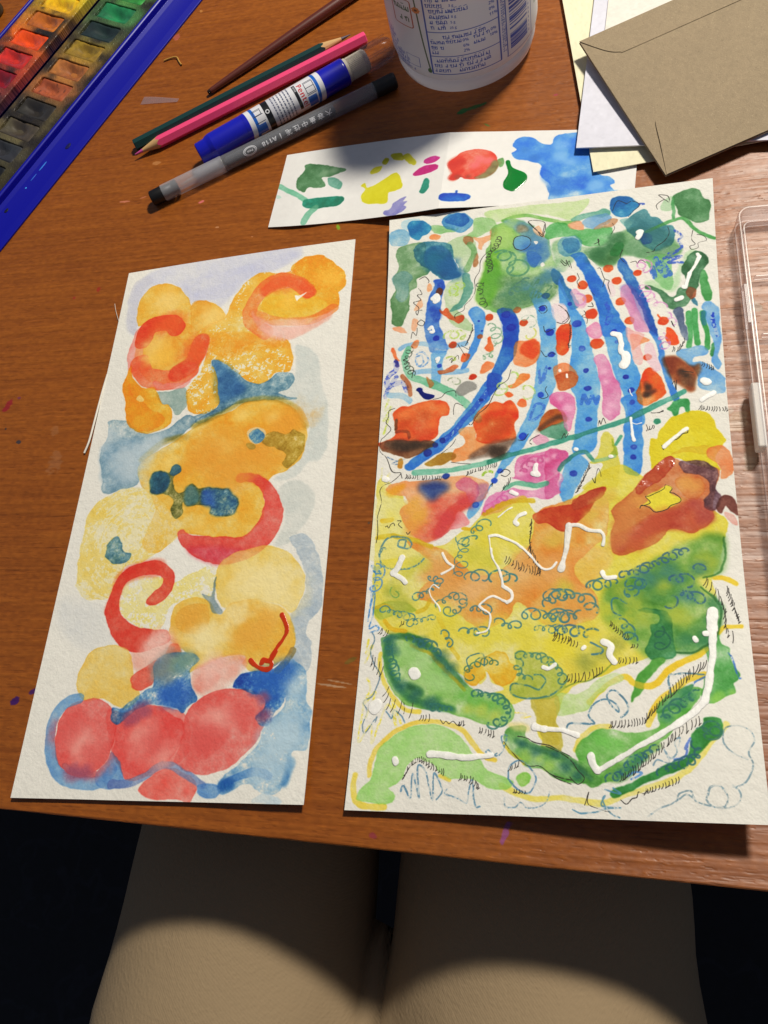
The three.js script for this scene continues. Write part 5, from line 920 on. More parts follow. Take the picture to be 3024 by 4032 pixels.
['p','#f4f2ee',{W:11.8,h:1},[437,1443,472,1447,504,1456]],
['p','#f4f2ee',{W:12.5,h:1},[569,1090,576,1103,597,1102]],
['p','#f4f2ee',{W:14.9,h:1},[566,1251,583,1261,578,1279,588,1297]],
['p','#f4f2ee',{W:10.8,h:1},[519,1264,523,1261]],
['p','#f4f2ee',{W:22.1,h:1},[801,1187,799,1226]],
['p','#f4f2ee',{W:17.8,h:1},[799,1226,795,1278,785,1325,777,1362,773,1379]],
['p','#f4f2ee',{W:15.4,h:1},[773,1379,745,1407,703,1435,655,1463,605,1492,566,1517,546,1526]],
['p','#f4f2ee',{W:18.1,h:1},[546,1526,537,1515,532,1498]],
['p','#f4f2ee',{W:11.5,h:1},[761,1246,763,1249]],
['p','#f4f2ee',{W:11.5,h:1},[783,1236,786,1236]]
]] };
const SWATCH = { size: [217,56], fold: 0.4951, a: [[[-1629,22,-3804],[-1496,31,-3801],[-1367,29,-3809],[-1240,22,-3822],[-1108,23,-3824],[-973,35,-3814],[-838,51,-3799],[-703,65,-3784],[-568,81,-3768]],[[-1639,20,-3712],[-1506,29,-3707],[-1378,27,-3714],[-1250,20,-3725],[-1118,22,-3726],[-982,35,-3716],[-847,51,-3701],[-711,67,-3687],[-577,84,-3671]],[[-1650,18,-3620],[-1517,27,-3613],[-1388,25,-3618],[-1260,18,-3628],[-1127,20,-3628],[-992,34,-3618],[-855,52,-3603],[-720,69,-3589],[-585,87,-3574]],[[-1661,16,-3528],[-1527,25,-3519],[-1398,23,-3522],[-1270,16,-3531],[-1137,19,-3530],[-1001,33,-3519],[-864,52,-3504],[-729,71,-3491],[-593,90,-3477]],[[-1673,14,-3436],[-1538,23,-3424],[-1408,21,-3426],[-1280,14,-3433],[-1147,18,-3432],[-1010,33,-3420],[-873,53,-3406],[-737,72,-3393],[-602,94,-3379]],[[-1684,12,-3343],[-1549,21,-3330],[-1419,19,-3330],[-1290,12,-3336],[-1157,16,-3333],[-1020,32,-3322],[-882,53,-3307],[-746,74,-3295],[-610,97,-3282]],[[-1695,10,-3250],[-1559,19,-3235],[-1429,17,-3233],[-1300,10,-3238],[-1166,15,-3235],[-1029,32,-3223],[-891,54,-3208],[-754,76,-3196],[-618,100,-3185]]], b: [[[-568,80,-3768],[-416,67,-3763],[-268,54,-3756],[-125,44,-3749],[13,35,-3740],[148,28,-3730],[277,24,-3718],[402,22,-3703],[523,22,-3688]],[[-577,84,-3670],[-425,69,-3667],[-277,55,-3663],[-134,44,-3657],[4,34,-3651],[138,27,-3643],[268,22,-3633],[393,20,-3620],[514,20,-3607]],[[-585,87,-3572],[-434,71,-3571],[-286,56,-3569],[-143,44,-3566],[-5,33,-3562],[129,25,-3556],[259,20,-3548],[384,18,-3538],[505,18,-3526]],[[-594,90,-3474],[-442,73,-3476],[-295,57,-3476],[-153,44,-3475],[-14,32,-3473],[120,24,-3469],[250,18,-3463],[375,16,-3455],[496,16,-3445]],[[-602,93,-3377],[-451,75,-3381],[-304,58,-3383],[-162,44,-3385],[-23,32,-3384],[111,22,-3383],[241,16,-3379],[366,14,-3372],[487,14,-3365]],[[-610,97,-3281],[-460,77,-3286],[-313,59,-3291],[-171,43,-3294],[-32,31,-3296],[102,21,-3296],[232,14,-3295],[357,12,-3290],[478,12,-3284]],[[-618,100,-3185],[-468,79,-3192],[-322,60,-3199],[-180,43,-3204],[-41,30,-3208],[93,19,-3210],[223,12,-3210],[348,10,-3208],[469,10,-3204]]], marks: [
['w','#55875a',{e:0.15,s:1},[63,97,78,72,85,50,203,82,210,96,169,110,142,113,160,142,137,147,104,139,96,160,69,143,60,120]],
['w','#68a892',{e:0.25},[162,116,190,118,215,145,211,161,176,144]],
['b','#7abf9f',{W:18.3,e:0.2},[2,124,61,160,103,189]],
['w','#1a8a70',{e:0.25,v:0.4},[96,195,122,185,192,187,228,189,235,207,215,221,161,224,109,218]],
['b','#84bfa4',{W:20.3,e:0.2},[146,219,125,245,115,270]],
['w','#c9ddd2',{s:2},[0,162,10,159,21,169,7,173]],
['w','#d6d024',{},[302,114,314,98,337,97,332,114,311,121]],
['w','#c6c020',{},[335,84,343,68,356,74,351,93]],
['w','#c6c020',{},[361,57,391,56,402,81,371,77]],
['w','#cdc622',{},[399,68,414,61,442,96,436,108,411,87]],
['w','#dad320',{e:0.2},[283,158,293,149,308,170,359,139,380,128,394,132,414,178,397,192,372,197,374,230,330,230,298,219,289,193,297,173]],
['w','#c62a86',{e:0.2},[471,96,491,85,514,90,502,106,477,109]],
['w','#c62a86',{e:0.2,v:0.4},[442,140,460,121,496,114,515,121,513,134,478,145,449,148]],
['w','#268f78',{e:0.2},[471,208,476,179,484,162,496,170,497,200,485,217]],
['w','#8886c4',{s:1},[369,262,386,257,397,234,427,218,426,234,437,236,429,251,437,257,428,272,404,280,374,276]],
['w','#e0523e',{e:0.3,v:0.4},[545,115,562,98,579,77,616,67,656,79,675,107,680,129,670,156,640,176,602,179,582,167,571,180,555,177,562,155,550,133]],
['w','#d8402a',{s:4,d:0.8},[545,115,562,98,581,94,586,148,571,180,555,177,562,155,550,133]],
['w','#90a070',{s:2.5,e:0.2},[621,174,650,150,669,111,681,129,670,156,640,178]],
['w','#58924a',{e:0.2},[677,111,689,101,696,121,686,136]],
['o','#067a28',{s:0.6,wet:1,h:0.6},[700,117,710,113,720,140,755,160,765,182,753,208,732,227,709,219,701,197,709,162]],
['w','#145cc4',{e:0.2,v:0.3},[533,236,546,228,583,230,611,234,617,245,604,254,561,257,536,251]],
['b','#2a62c0',{W:6},[578,221,579,232]],
['w','#5499e0',{e:0.2,v:0.5,s:1.5},[712,54,729,26,770,29,785,43,820,58,831,26,865,13,921,19,969,83,961,166,1006,192,1022,217,1008,225,1024,245,1053,257,941,265,839,276,834,222,799,166,799,130,731,109,712,90,727,73]],
['w','#3f86d8',{s:5,d:0.7},[801,148,865,188,934,183,924,228,843,240]],
['m','#c8281c',{r:10.6},[556,124,565,166,576,112]],
['m','#ea7076',{r:11.6},[626,101,649,110,616,127]],
['m','#8a8650',{r:8.5},[666,147,642,166,674,120]],
['m','#a03a28',{r:7.6},[601,168,576,169]],
['m','#7fb8ec',{r:16.2},[881,125,855,59,852,105,965,222]],
['m','#2f76ce',{r:11.9},[747,74,825,230,867,202,776,102,850,241]],
['m','#8fb48c',{r:10.5},[180,87,150,92]],
['m','#0f6a50',{r:7.7},[114,204,211,201]]
] };
seed = 501;
{
  const S = new Sheet(...LEFT.size, PAPER, 40); paint(S, LEFT.marks);
  tag(mesh('watercolor_painting', paperGeometry(LEFT.grid, 0.0005), [sheetMaterial(S), edgePaper]), 'narrow watercolour of yellow suns, red crescents and blue clouds on white paper', 'painting');
}
{
  const S = new Sheet(...RIGHT.size, PAPER, 90); paint(S, RIGHT.marks);
  tag(mesh('watercolor_painting', paperGeometry(RIGHT.grid, 0.0005), [sheetMaterial(S), edgePaper]), 'crowded watercolour with blue waterfalls, green leaves, pen hatching and thick white strokes', 'painting');
}
{
  const S = new Sheet(...SWATCH.size, [0.91, 0.9, 0.885], 140); paint(S, SWATCH.marks); const m = sheetMaterial(S, 0.8, 0.0007, 0.02), f = SWATCH.fold;
  const t = thing('swatch_card', 'folded white paper strip with paint swatches and a wet green drop', 'card');
  mesh('panel', paperGeometry(SWATCH.a, 0.00025, 4, 4, (u, v) => [u * f, v]), [m, edgePaper], t);
  mesh('panel', paperGeometry(SWATCH.b, 0.00025, 4, 4, (u, v) => [f + u * (1 - f), v]), [m, edgePaper], t);
}

// ---------------------------------------------------------------- envelopes
function quadSheet(name, c, th, mat, parent, su = 10, sv = 10, sag) {   // c: four corners TL TR BR BL in mm, a slab
  const grid = []; for (let j = 0; j <= sv; j++) { const row = []; for (let i = 0; i <= su; i++) { const u = i / su, v = j / sv, p = [0, 1, 2].map((e) => ((c[0][e] * (1 - u) + c[1][e] * u) * (1 - v) + (c[3][e] * (1 - u) + c[2][e] * u) * v)); if (sag) p[1] += sag(u, v); row.push(p.map((q) => q * 10)); } grid.push(row); }
  return mesh(name, paperGeometry(grid, th, 2, 2), Array.isArray(mat) ? mat : [mat, mat], parent);
}
function paperNoise(base, fleck, w, h, sd, k = 1) {
  const a = new Uint8Array(w * h * 4), b = new Uint8Array(w * h * 4);
  for (let y = 0, i = 0; y < h; y++) for (let x = 0; x < w; x++, i++) { const f = at(nFine, x + sd, y), m = at(nMid, x * 0.9 + sd, y * 0.9), l = at(nLow, x * 0.4, y * 0.4 + sd), g = 1 + k * (0.035 * f + 0.03 * m + 0.02 * l), s = f > 1.05 ? fleck : f < -1.1 ? -fleck : 0;
    for (let c = 0; c < 3; c++) a[i * 4 + c] = clamp(base[c] * g + s) * 255; a[i * 4 + 3] = 255; b[i * 4] = b[i * 4 + 1] = b[i * 4 + 2] = clamp(0.5 + 0.25 * f + 0.2 * m) * 255; b[i * 4 + 3] = 255; }
  return new THREE.MeshPhysicalMaterial({ map: dataTex(a, w, h, true), bumpMap: dataTex(b, w, h), bumpScale: 0.00008, roughness: 0.85 });
}
const creamM = paperNoise([0.93, 0.905, 0.775], 0.01, 256, 256, 5, 0.5), whiteM = paperNoise([0.872, 0.868, 0.915], 0.01, 256, 256, 9, 0.4), ivoryM = paperNoise([0.92, 0.9, 0.86], 0.01, 256, 256, 15, 0.4), kraftM = paperNoise([0.605, 0.532, 0.425], 0.05, 900, 640, 25, 0.8);
{
  const t = thing('envelope', 'cream paper envelope with open folded bottom under the white envelope', 'envelope');
  quadSheet('front', [[3, 3.4, -556], [112, 3.4, -545], [118, 3.2, -349], [25.5, 3.4, -339.4]], 0.0004, creamM, t, 8, 8);
  quadSheet('back', [[3.6, 2.4, -556], [111, 2.4, -545], [117, 2.2, -352.5], [26.2, 2.3, -341.8]], 0.0004, creamM, t, 4, 4);
}
{
  const t = thing('envelope', 'plain bluish white envelope between the cream and brown envelopes', 'envelope');
  quadSheet('front', [[36.9, 5.6, -533], [180, 5.4, -524], [196, 5.2, -340], [16.3, 6, -355.9]], 0.0008, whiteM, t, 8, 8, (u, v) => -0.4 * Math.sin(u * 3.1) * Math.sin(v * 3.1));
}
tag(quadSheet('blank_card', [[45.8, 6.8, -534], [165, 6.8, -525], [170, 6.6, -412], [31.5, 6.9, -412]], 0.0006, ivoryM, null, 4, 4), 'ivory blank card mostly hidden under the brown kraft envelope', 'card');
{
  const t = thing('envelope', 'brown recycled kraft paper envelope lying on top of the others', 'envelope');
  const L = 168, d = [0.918, -0.397], TL = [19.7, 12.6, -431.2], BL = [63.2, 8.2, -327.5], TR = [TL[0] + L * d[0], 11.5, TL[2] + L * d[1]], BR = [BL[0] + L * d[0], 8.4, BL[2] + L * d[1]];
  const on = (u, v, lift) => { const p = [0, 1, 2].map((e) => ((TL[e] * (1 - u) + TR[e] * u) * (1 - v) + (BL[e] * (1 - u) + BR[e] * u) * v)); return [p[0], p[1] + lift, p[2]]; };
  quadSheet('back_panel', [TL, TR, BR, BL].map((p) => [p[0], p[1] - 0.9, p[2]]), 0.0006, kraftM, t, 8, 8);
  // front panel: cut away at the side tab
  const panel = (name, outline, lift) => {
    const sh = new THREE.Shape(outline.map(([u, v]) => new THREE.Vector2(u, v))), g = new THREE.ExtrudeGeometry(sh, { depth: 1, bevelEnabled: false, steps: 1 }), P = g.attributes.position, uv = g.attributes.uv;
    for (let i = 0; i < P.count; i++) { const u = P.getX(i), v = P.getY(i), z = P.getZ(i), p = on(u, v, (typeof lift === 'function' ? lift(u, v) : lift) + (z > 0.5 ? 0 : -0.14)); P.setXYZ(i, p[0] / 1000, p[1] / 1000, p[2] / 1000); uv.setXY(i, u * 1.4, v); }
    g.computeVertexNormals(); const m = mesh(name, g, kraftM, t); return m;
  };
  const arc = (pts) => curve(pts, false, 0.01);
  panel('front_panel', [[0.001, 0.002], [0.999, 0.002], [0.999, 0.999], [0.001, 0.999]], -0.3);
  panel('pocket_panel', [[0.004, 0.998], ...arc([[0.014, 0.95], [0.04, 0.82], [0.063, 0.70], [0.075, 0.675], [0.10, 0.663]]), [0.5, 0.655], [0.9, 0.66], [0.93, 0.7], [0.998, 0.998]], (u, v) => 0.02 + 0.5 * smooth(0.2, 0, u) * smooth(1, 0.8, v));
  panel('flap', [[0.0, 0.0], [1, 0], [0.93, 0.145], ...arc([[0.9, 0.175], [0.86, 0.185], [0.5, 0.187], [0.14, 0.188], [0.1, 0.178], [0.06, 0.13], [0.0, 0.0]])], (u, v) => 0.16 + 0.08 * v);
}

// ---------------------------------------------------------------- bottle
{
  const bot = thing('plastic_bottle', 'white plastic drink bottle with blue printed nutrition table and barcode', 'bottle', [-0.05, 0, -0.456]);
  const R = 0.0455, white = std(new THREE.Color().setRGB(0.84, 0.84, 0.88), { roughness: 0.6, clearcoat: 0.3, clearcoatRoughness: 0.3, transmission: 0.55, thickness: 0 });
  mesh('base', lathe([[0.004, 0], [0.002, 0.03], [0, 0.034], [0.0006, 0.0385], [0.004, 0.0425], [0.0085, 0.0438], [0.0112, 0.0436], [0.0125, 0.0428]], 96), white, bot);
  mesh('neck', lathe([[0.098, 0.0452], [0.106, 0.043], [0.118, 0.033], [0.127, 0.022], [0.132, 0.0185], [0.14, 0.018]], 64), white, bot);
  mesh('cap', lathe([[0.13, 0.0205], [0.132, 0.021], [0.146, 0.0206], [0.148, 0.019], [0.1485, 0]], 48), std(0x2b4fb0, { roughness: 0.4 }), bot);
  // printed sleeve: angle across, height down; 0 degrees faces +z
  const W = 2048, H = 1024, y0 = 0.0125, y1 = 0.099, c = document.createElement('canvas'); c.width = W; c.height = H; const x = c.getContext('2d');
  const X = (deg) => (deg + 180) / 360 * W, Y = (mm) => (mm / 1000 - y0) / (y1 - y0) * H, pmm = H / ((y1 - y0) * 1000), pmx = W / (2 * Math.PI * R * 1000);
  x.fillStyle = '#e3e4ea'; x.fillRect(0, 0, W, H); x.lineCap = x.lineJoin = 'round';
  const box = (a0, m0, a1, m1, lw, col) => { x.strokeStyle = col; x.lineWidth = lw; x.strokeRect(X(a0), Y(m0), X(a1) - X(a0), Y(m1) - Y(m0)); };
  const line = (a0, m0, a1, m1, lw, col) => { x.strokeStyle = col; x.lineWidth = lw; x.beginPath(); x.moveTo(X(a0), Y(m0)); x.lineTo(X(a1), Y(m1)); x.stroke(); };
  // looped letters with stems and marks above, as in Thai small print; y grows upwards on the bottle
  function words(a, mm, width, size, col, fill = 0.85) {
    x.strokeStyle = col; x.lineWidth = size * pmm * 0.15; let px = X(a); const end = px + width * pmx, hgt = size * pmm, py = Y(mm);
    while (px < end) { if (rnd() > fill) { px += hgt * 0.5; continue; } const w = hgt * (0.42 + rnd() * 0.3), kind = Math.floor(rnd() * 5);
      x.beginPath(); x.arc(px + w * 0.25, py + (kind % 2 ? hgt * 0.75 : hgt * 0.2), hgt * 0.14, 0, 6.3); x.stroke(); x.beginPath();
      if (kind < 2) { x.moveTo(px + w * 0.3, py); x.lineTo(px + w * 0.3, py + hgt * 0.8); x.quadraticCurveTo(px + w * 0.7, py + hgt * 1.2, px + w, py + hgt * 0.7); x.lineTo(px + w, py); }
      else if (kind < 4) { x.moveTo(px + w * 0.2, py + hgt * 0.8); x.lineTo(px + w * 0.25, py); x.lineTo(px + w, py); x.lineTo(px + w, py + hgt * 0.95); }
      else { x.moveTo(px + w * 0.5, py); x.lineTo(px + w * 0.5, py + hgt); }
      if (rnd() < 0.35) { x.moveTo(px + w * 0.3, py + hgt * 1.3); x.lineTo(px + w * 0.9, py + hgt * 1.4); } x.stroke(); px += w + hgt * 0.2; }
  }
  const say = (s, a, mm, size, col) => { x.save(); x.translate(X(a), Y(mm)); x.scale(1, -1); x.fillStyle = col; x.font = 'bold ' + Math.round(size * pmm * 1.25) + 'px sans-serif'; x.scale(pmx / pmm, 1); x.fillText(s, 0, 0); x.restore(); };
  seed = 900; const B = '#3f56b4', G = '#4a6a4a';
  box(-22, 18.8, 32, 92, 7, B); line(-22, 31, 32, 31, 6, B); line(-22, 46.5, 32, 46.5, 6, B); line(-22, 72, 32, 72, 6, B);
  for (let k = 0; k < 3; k++) words(-19.5, 27.2 - k * 3.3, [34, 36, 30][k], 2, B);
  words(-10, 42.6, 24, 2, B); words(-20, 39.2, 7, 1.9, B); words(-8, 39.6, 9, 1.9, B); say('0%', 4, 39.6, 2, B); words(12, 40, 8, 1.9, B); say('0%', 25, 40.6, 2, B); words(-20, 35.8, 7, 1.9, B); say('6%', 4, 36.2, 2, B); words(12, 36.6, 7, 1.9, B); say('10%', 24, 37.4, 2, B); words(-20, 32.6, 4, 1.9, B); say('2%', 4, 33, 2, B);
  for (let k = 0; k < 7; k++) { words(-20 + (k > 3 ? 0 : 2), 48.4 + k * 3.3, [9, 8, 10, 22, 8, 17, 24][k], 2, B); say(['25', '5', '8', '8', '3', '10', '15'][k] + ' g', -4 + k % 3, 48.4 + k * 3.3, 1.7, B); if (k !== 4) say(['11%', '0%', '2%', '5%', '1%', '5%', '3%'][k], 25, 49.6 + k * 3.3, 2, B); }
  for (let k = 0; k < 5; k++) words(-20, 74 + k * 3.4, 36, 2, B);
  box(38, 18, 66, 62, 5, B); x.fillStyle = '#2448b6';
  for (let m = 22; m < 58; m += 0.55) if (rnd() < 0.62 || m < 26) x.fillRect(X(41), Y(m), X(60) - X(41), pmm * (0.25 + rnd() * 0.5));
  x.save(); for (let k = 0; k < 13; k++) say(String(Math.floor(rnd() * 10)), 61.5, 22 + k * 2.7, 1.8, B); x.restore();
  for (let k = 0; k < 22; k++) words(34.2, 23 + k * 1.5, 1.6, 1.1, B, 1);                          // narrow vertical line of print
  x.strokeStyle = '#b05a3c'; x.lineWidth = 6; x.beginPath(); x.roundRect(X(-52), Y(46.5), X(-33) - X(-52), Y(63) - Y(46.5), 14); x.stroke(); words(-50, 56.5, 11, 2.8, G); words(-48, 50, 8, 2.8, G);
  x.strokeStyle = '#5a6b52'; x.lineWidth = 7; x.beginPath(); x.moveTo(X(-31), Y(90)); x.quadraticCurveTo(X(-29), Y(70), X(-28), Y(56)); x.quadraticCurveTo(X(-27), Y(38), X(-24), Y(22)); x.stroke(); x.fillStyle = '#4f7048'; x.beginPath(); x.ellipse(X(-24.5), Y(20.5), 10, 20, 0, 0, 7); x.fill();
  x.fillStyle = '#d78a4a'; for (let k = 0; k < 7; k++) { x.beginPath(); x.ellipse(X(-28.5) + 13 * Math.cos(k * 0.9), Y(58.6) + 15 * Math.sin(k * 0.9), 8, 8, 0, 0, 7); x.fill(); } x.fillStyle = '#6a3a20'; x.beginPath(); x.arc(X(-28.5), Y(58.6), 8, 0, 7); x.fill();
  for (let k = 0; k < 8; k++) words(-72 + k * 0.6, 36 - k * 2.7, [8, 11, 14, 9, 15, 18, 21, 24][k], 1.9, B, 0.8);
  box(-46, 21, -33, 27.5, 3, B); x.fillStyle = '#c8487a'; x.fillRect(X(-98), Y(40), X(-74) - X(-98), Y(100) - Y(40)); x.fillStyle = '#6a62b8'; x.fillRect(X(-84), Y(30), X(-74) - X(-84), Y(48) - Y(30));
  for (let k = 0; k < 4; k++) words(72, 60 - k * 9, 5, 3.6, G); x.fillStyle = '#5a8a4a'; x.beginPath(); x.ellipse(X(77), Y(36), 18, 40, 0.4, 0, 7); x.fill();
  const g = lathe([[y0, 0.0428], [0.014, 0.0436], [0.0165, 0.0449], [0.02, R], [0.03, R], [0.07, R], [0.09, R], [0.098, 0.0452]], 128), P = g.attributes.position, uv = g.attributes.uv;
  for (let i = 0; i < P.count; i++) { const k = Math.floor(i / 8), s = k / 128; uv.setXY(i, s, (P.getY(i) - y0) / (y1 - y0)); }
  g.rotateY(Math.PI);                                                  // texture middle to +z
  mesh('printed_sleeve', g, new THREE.MeshPhysicalMaterial({ map: canvasTex(c), roughness: 0.6, clearcoat: 0.3, clearcoatRoughness: 0.3, transmission: 0.42, thickness: 0 }), bot);
}

// ---------------------------------------------------------------- pencils, brush, glue, pen
function pencil(label, tip, end, colour, lead, coneLen, group) {
  const o = along('pencil', label, 'pencil', tip, end, group), L = V(...tip).distanceTo(V(...end)), ri = 0.0034, n = 72, tan = 0.0042 / coneLen, leadR = 0.0012;
  const rh = (b) => { const a = b + Math.PI / 6, t = ((a % (Math.PI / 3)) + Math.PI / 3) % (Math.PI / 3) - Math.PI / 6; return Math.min(ri / Math.cos(t), ri * 1.13); };
  const build = (rows) => { const P = [], I = []; rows.forEach((f) => { for (let k = 0; k <= n; k++) { const a = k / n * 2 * Math.PI, [x, r] = f(a); P.push(x, r * Math.cos(a), r * Math.sin(a)); } }); for (let j = 0; j + 1 < rows.length; j++) for (let k = 0; k < n; k++) { const a = j * (n + 1) + k, b = a + n + 1; I.push(a, a + 1, b, b, a + 1, b + 1); } const g = new THREE.BufferGeometry(); g.setAttribute('position', new THREE.Float32BufferAttribute(P, 3)); g.setIndex(I); return toCreasedNormals(g.toNonIndexed(), 0.35); };
  const cut = (a) => rh(a) / tan;
  mesh('painted_body', build([(a) => [cut(a), rh(a)], (a) => [L - 0.0006, rh(a)], (a) => [L, rh(a) * 0.93]]), std(colour, { roughness: 0.38, clearcoat: 0.35, clearcoatRoughness: 0.25 }), o);
  mesh('wood_cone', build([(a) => [leadR / tan, leadR], (a) => [cut(a) - 1e-5, rh(a) * 0.998]]), std(0xc9a06a, { roughness: 0.75 }), o);
  mesh('lead', build([() => [0, 0.00025], () => [leadR / tan, leadR]]), std(lead, { roughness: 0.5 }), o);
  mesh('end_core', build([(a) => [L, rh(a) * 0.93], () => [L + 0.0001, 0.0012], () => [L + 0.0001, 1e-5]]), std(colour, { roughness: 0.5 }), o);
  return o;
}
pencil('dark green hexagonal pencil with sharpened grey tip', [-0.1285, 0.0036, -0.4785], [-0.274, 0.0036, -0.4035], 0x0a3634, 0x4a4250, 0.024, 'pencils');
pencil('bright pink hexagonal pencil with pink lead', [-0.2725, 0.0036, -0.3955], [-0.1175, 0.0036, -0.4735], 0xf0487c, 0xd0509a, 0.021, 'pencils');
{
  const o = along('paintbrush', 'brown wooden paintbrush handle tapering to a worn end', 'paintbrush', [-0.2275, 0.0022, -0.4448], [-0.06, 0.0045, -0.5705]);
  const L = 0.2094, lac = std(0x5c2416, { roughness: 0.35, clearcoat: 0.4, clearcoatRoughness: 0.2 });
  mesh('handle', latheX([[0.0022, 0.0017], [0.004, 0.0019], [0.03, 0.0026], [0.07, 0.0034], [0.12, 0.004], [0.16, 0.0036], [0.17, 0.0032]], 28), lac, o);
  mesh('worn_end', latheX([[0, 1e-5], [0.0002, 0.0013], [0.0024, 0.0017]], 24), std(0x24110c, { roughness: 0.8 }), o);
  mesh('ferrule', latheX([[0.168, 0.0033], [0.172, 0.0034], [0.196, 0.0026]], 24), std(0xb8b4ac, { metalness: 1, roughness: 0.3 }), o);
  mesh('bristles', latheX([[0.195, 0.0025], [0.202, 0.0027], [0.208, 0.0016], [0.214, 1e-4]], 24), std(0x3a2416, { roughness: 0.9 }), o);
}
{
  const base = V(-0.2257, 0.0085, -0.3802), d = V(0.859, 0, -0.512).normalize(), P = (t) => base.clone().addScaledVector(d, t / 1000).toArray();
  const o = along('glue_tube', 'blue and white glue tube with ribbed beige neck and clear plastic cap', 'glue', P(4.9), P(150)), R = 0.0083, blue = std(0x0d14b4, { roughness: 0.32, clearcoat: 0.4, clearcoatRoughness: 0.2 });
  const t = (mm) => (mm - 4.9) / 1000;
  mesh('end_cap', latheX([[0, 1e-5], [0.0002, 0.006], [0.001, 0.0068], [t(12), 0.007], [t(13.5), 0.0077], [t(16), R]], 48), blue, o);
  mesh('barrel', latheX([[t(16), R], [t(40.5), R], [t(96), R], [t(113), R], [t(114.5), R * 0.97], [t(115), 0.0065]], 48), blue, o);
  // wrap-around label
  const W = 1024, H = 1024, c = document.createElement('canvas'); c.width = W; c.height = H; const x = c.getContext('2d'); x.fillStyle = '#0d14b4'; x.fillRect(0, 0, W, H);
  const wave = (off, flip) => { const e = []; for (let i = 0; i <= 64; i++) { const v = i / 64; e.push([(flip ? W - off - 20 : off + 20) + 26 * Math.cos((v - 0.46) * 6.283) * (flip ? 1 : 1), v * H]); } return e; };
  const band = (o0, col) => { const a = wave(o0), b = wave(o0, true); x.fillStyle = col; x.beginPath(); a.forEach((p, i) => i ? x.lineTo(...p) : x.moveTo(...p)); b.reverse().forEach((p) => x.lineTo(...p)); x.closePath(); x.fill(); };
  band(8, '#e8e8ee'); band(66, '#1462c8'); band(104, '#e4e4ea');
  x.fillStyle = '#1462c8'; x.fillRect(110, 560, 120, 130); x.fillRect(790, 560, 110, 140); x.strokeStyle = '#3a3f55'; x.lineWidth = 8; for (const v of [540, 460, 380]) { x.beginPath(); x.moveTo(120, v); x.lineTo(240, v); x.stroke(); x.beginPath(); x.moveTo(800, v); x.lineTo(915, v); x.stroke(); }
  x.strokeRect(130, 395, 95, 60); x.strokeRect(805, 395, 105, 130);
  x.fillStyle = '#121214'; x.fillRect(262, 180, 78, 660); x.fillStyle = '#e4e4ea'; x.beginPath(); x.arc(300, 470, 26, 0, 7); x.fill(); x.fillStyle = '#121214'; x.beginPath(); x.arc(300, 470, 14, 0, 7); x.fill();
  x.fillStyle = '#cfd0da'; x.fillRect(340, 180, 90, 660);
  const side = (s, px, py, f, col) => { x.save(); x.translate(px, py); x.rotate(Math.PI / 2); x.fillStyle = col; x.font = f; x.fillText(s, 0, 0); x.restore(); };
  seed = 333; for (let k = 0; k < 6; k++) { const col = '#5a5f78'; x.fillStyle = col; for (let v = 300; v < 700;) { const w = 14 + rnd() * 30; x.fillRect(385 + k * 42, v, 16, w); v += w + 8; } }
  x.fillStyle = '#1a1a20'; x.fillRect(668, 330, 40, 330); side('ER153', 678, 350, 'bold 30px sans-serif', '#d8d8e0');
  x.save(); x.translate(722, 360); x.rotate(Math.PI / 2); x.scale(1.15, 1); x.fillStyle = '#c8202c'; x.font = 'bold 84px sans-serif'; x.fillText('Pentel', 0, 0); x.restore();
  const lg = new THREE.CylinderGeometry(R + 0.00012, R + 0.00012, t(97) - t(40), 64, 1, true).rotateZ(-Math.PI / 2).translate((t(97) + t(40)) / 2, 0, 0), uv = lg.attributes.uv;
  for (let i = 0; i < uv.count; i++) { const a = uv.getX(i), b = uv.getY(i); uv.setXY(i, b, a); }
  lg.rotateX(-3.83);
  mesh('label', lg, new THREE.MeshPhysicalMaterial({ map: canvasTex(c), roughness: 0.3, clearcoat: 0.5, clearcoatRoughness: 0.15 }), o);
  const beige = std(0xd6cdbd, { roughness: 0.55 }), ribs = [];
  for (let k = 0; k < 44; k++) ribs.push(new THREE.CylinderGeometry(0.00028, 0.00028, t(129) - t(117), 6).rotateZ(Math.PI / 2).translate((t(129) + t(117)) / 2, 0.0067, 0).rotateX(k / 44 * 2 * Math.PI));
  mesh('neck', latheX([[t(114.8), 0.0073], [t(116.4), 0.0072], [t(116.5), 0.0066], [t(129.5), 0.0066], [t(130.5), 0.0058], [t(131), 1e-5]], 40), beige, o);
  const rb = mesh('ribs', mergeGeometries(ribs), beige, o); rb.userData.kind = 'stuff';
  const clear = new THREE.MeshPhysicalMaterial({ color: 0xf2f0f4, transmission: 1, thickness: 0, roughness: 0.12, ior: 1.46 });
  const wall = latheX([[t(127), R - 0.0013], [t(127.4), R - 0.0008], [t(130), R - 0.0008], [t(138), R - 0.0004], [t(146), R - 0.0016], [t(148.5), R - 0.003], [t(149.2), 0.0042], [t(149.6), 1e-5]], 40);
  mesh('clear_cap', wall, clear, o);
  const fins = []; for (let k = 0; k < 8; k++) fins.push(new RoundedBoxGeometry(0.018, 0.0009, 0.0007, 1, 0.0003).translate(t(138), R - 0.0006, 0).rotateX(k / 8 * 2 * Math.PI + 0.2));
  for (let k = 0; k < 8; k++) mesh('cap_fin', fins[k], clear, o);
}
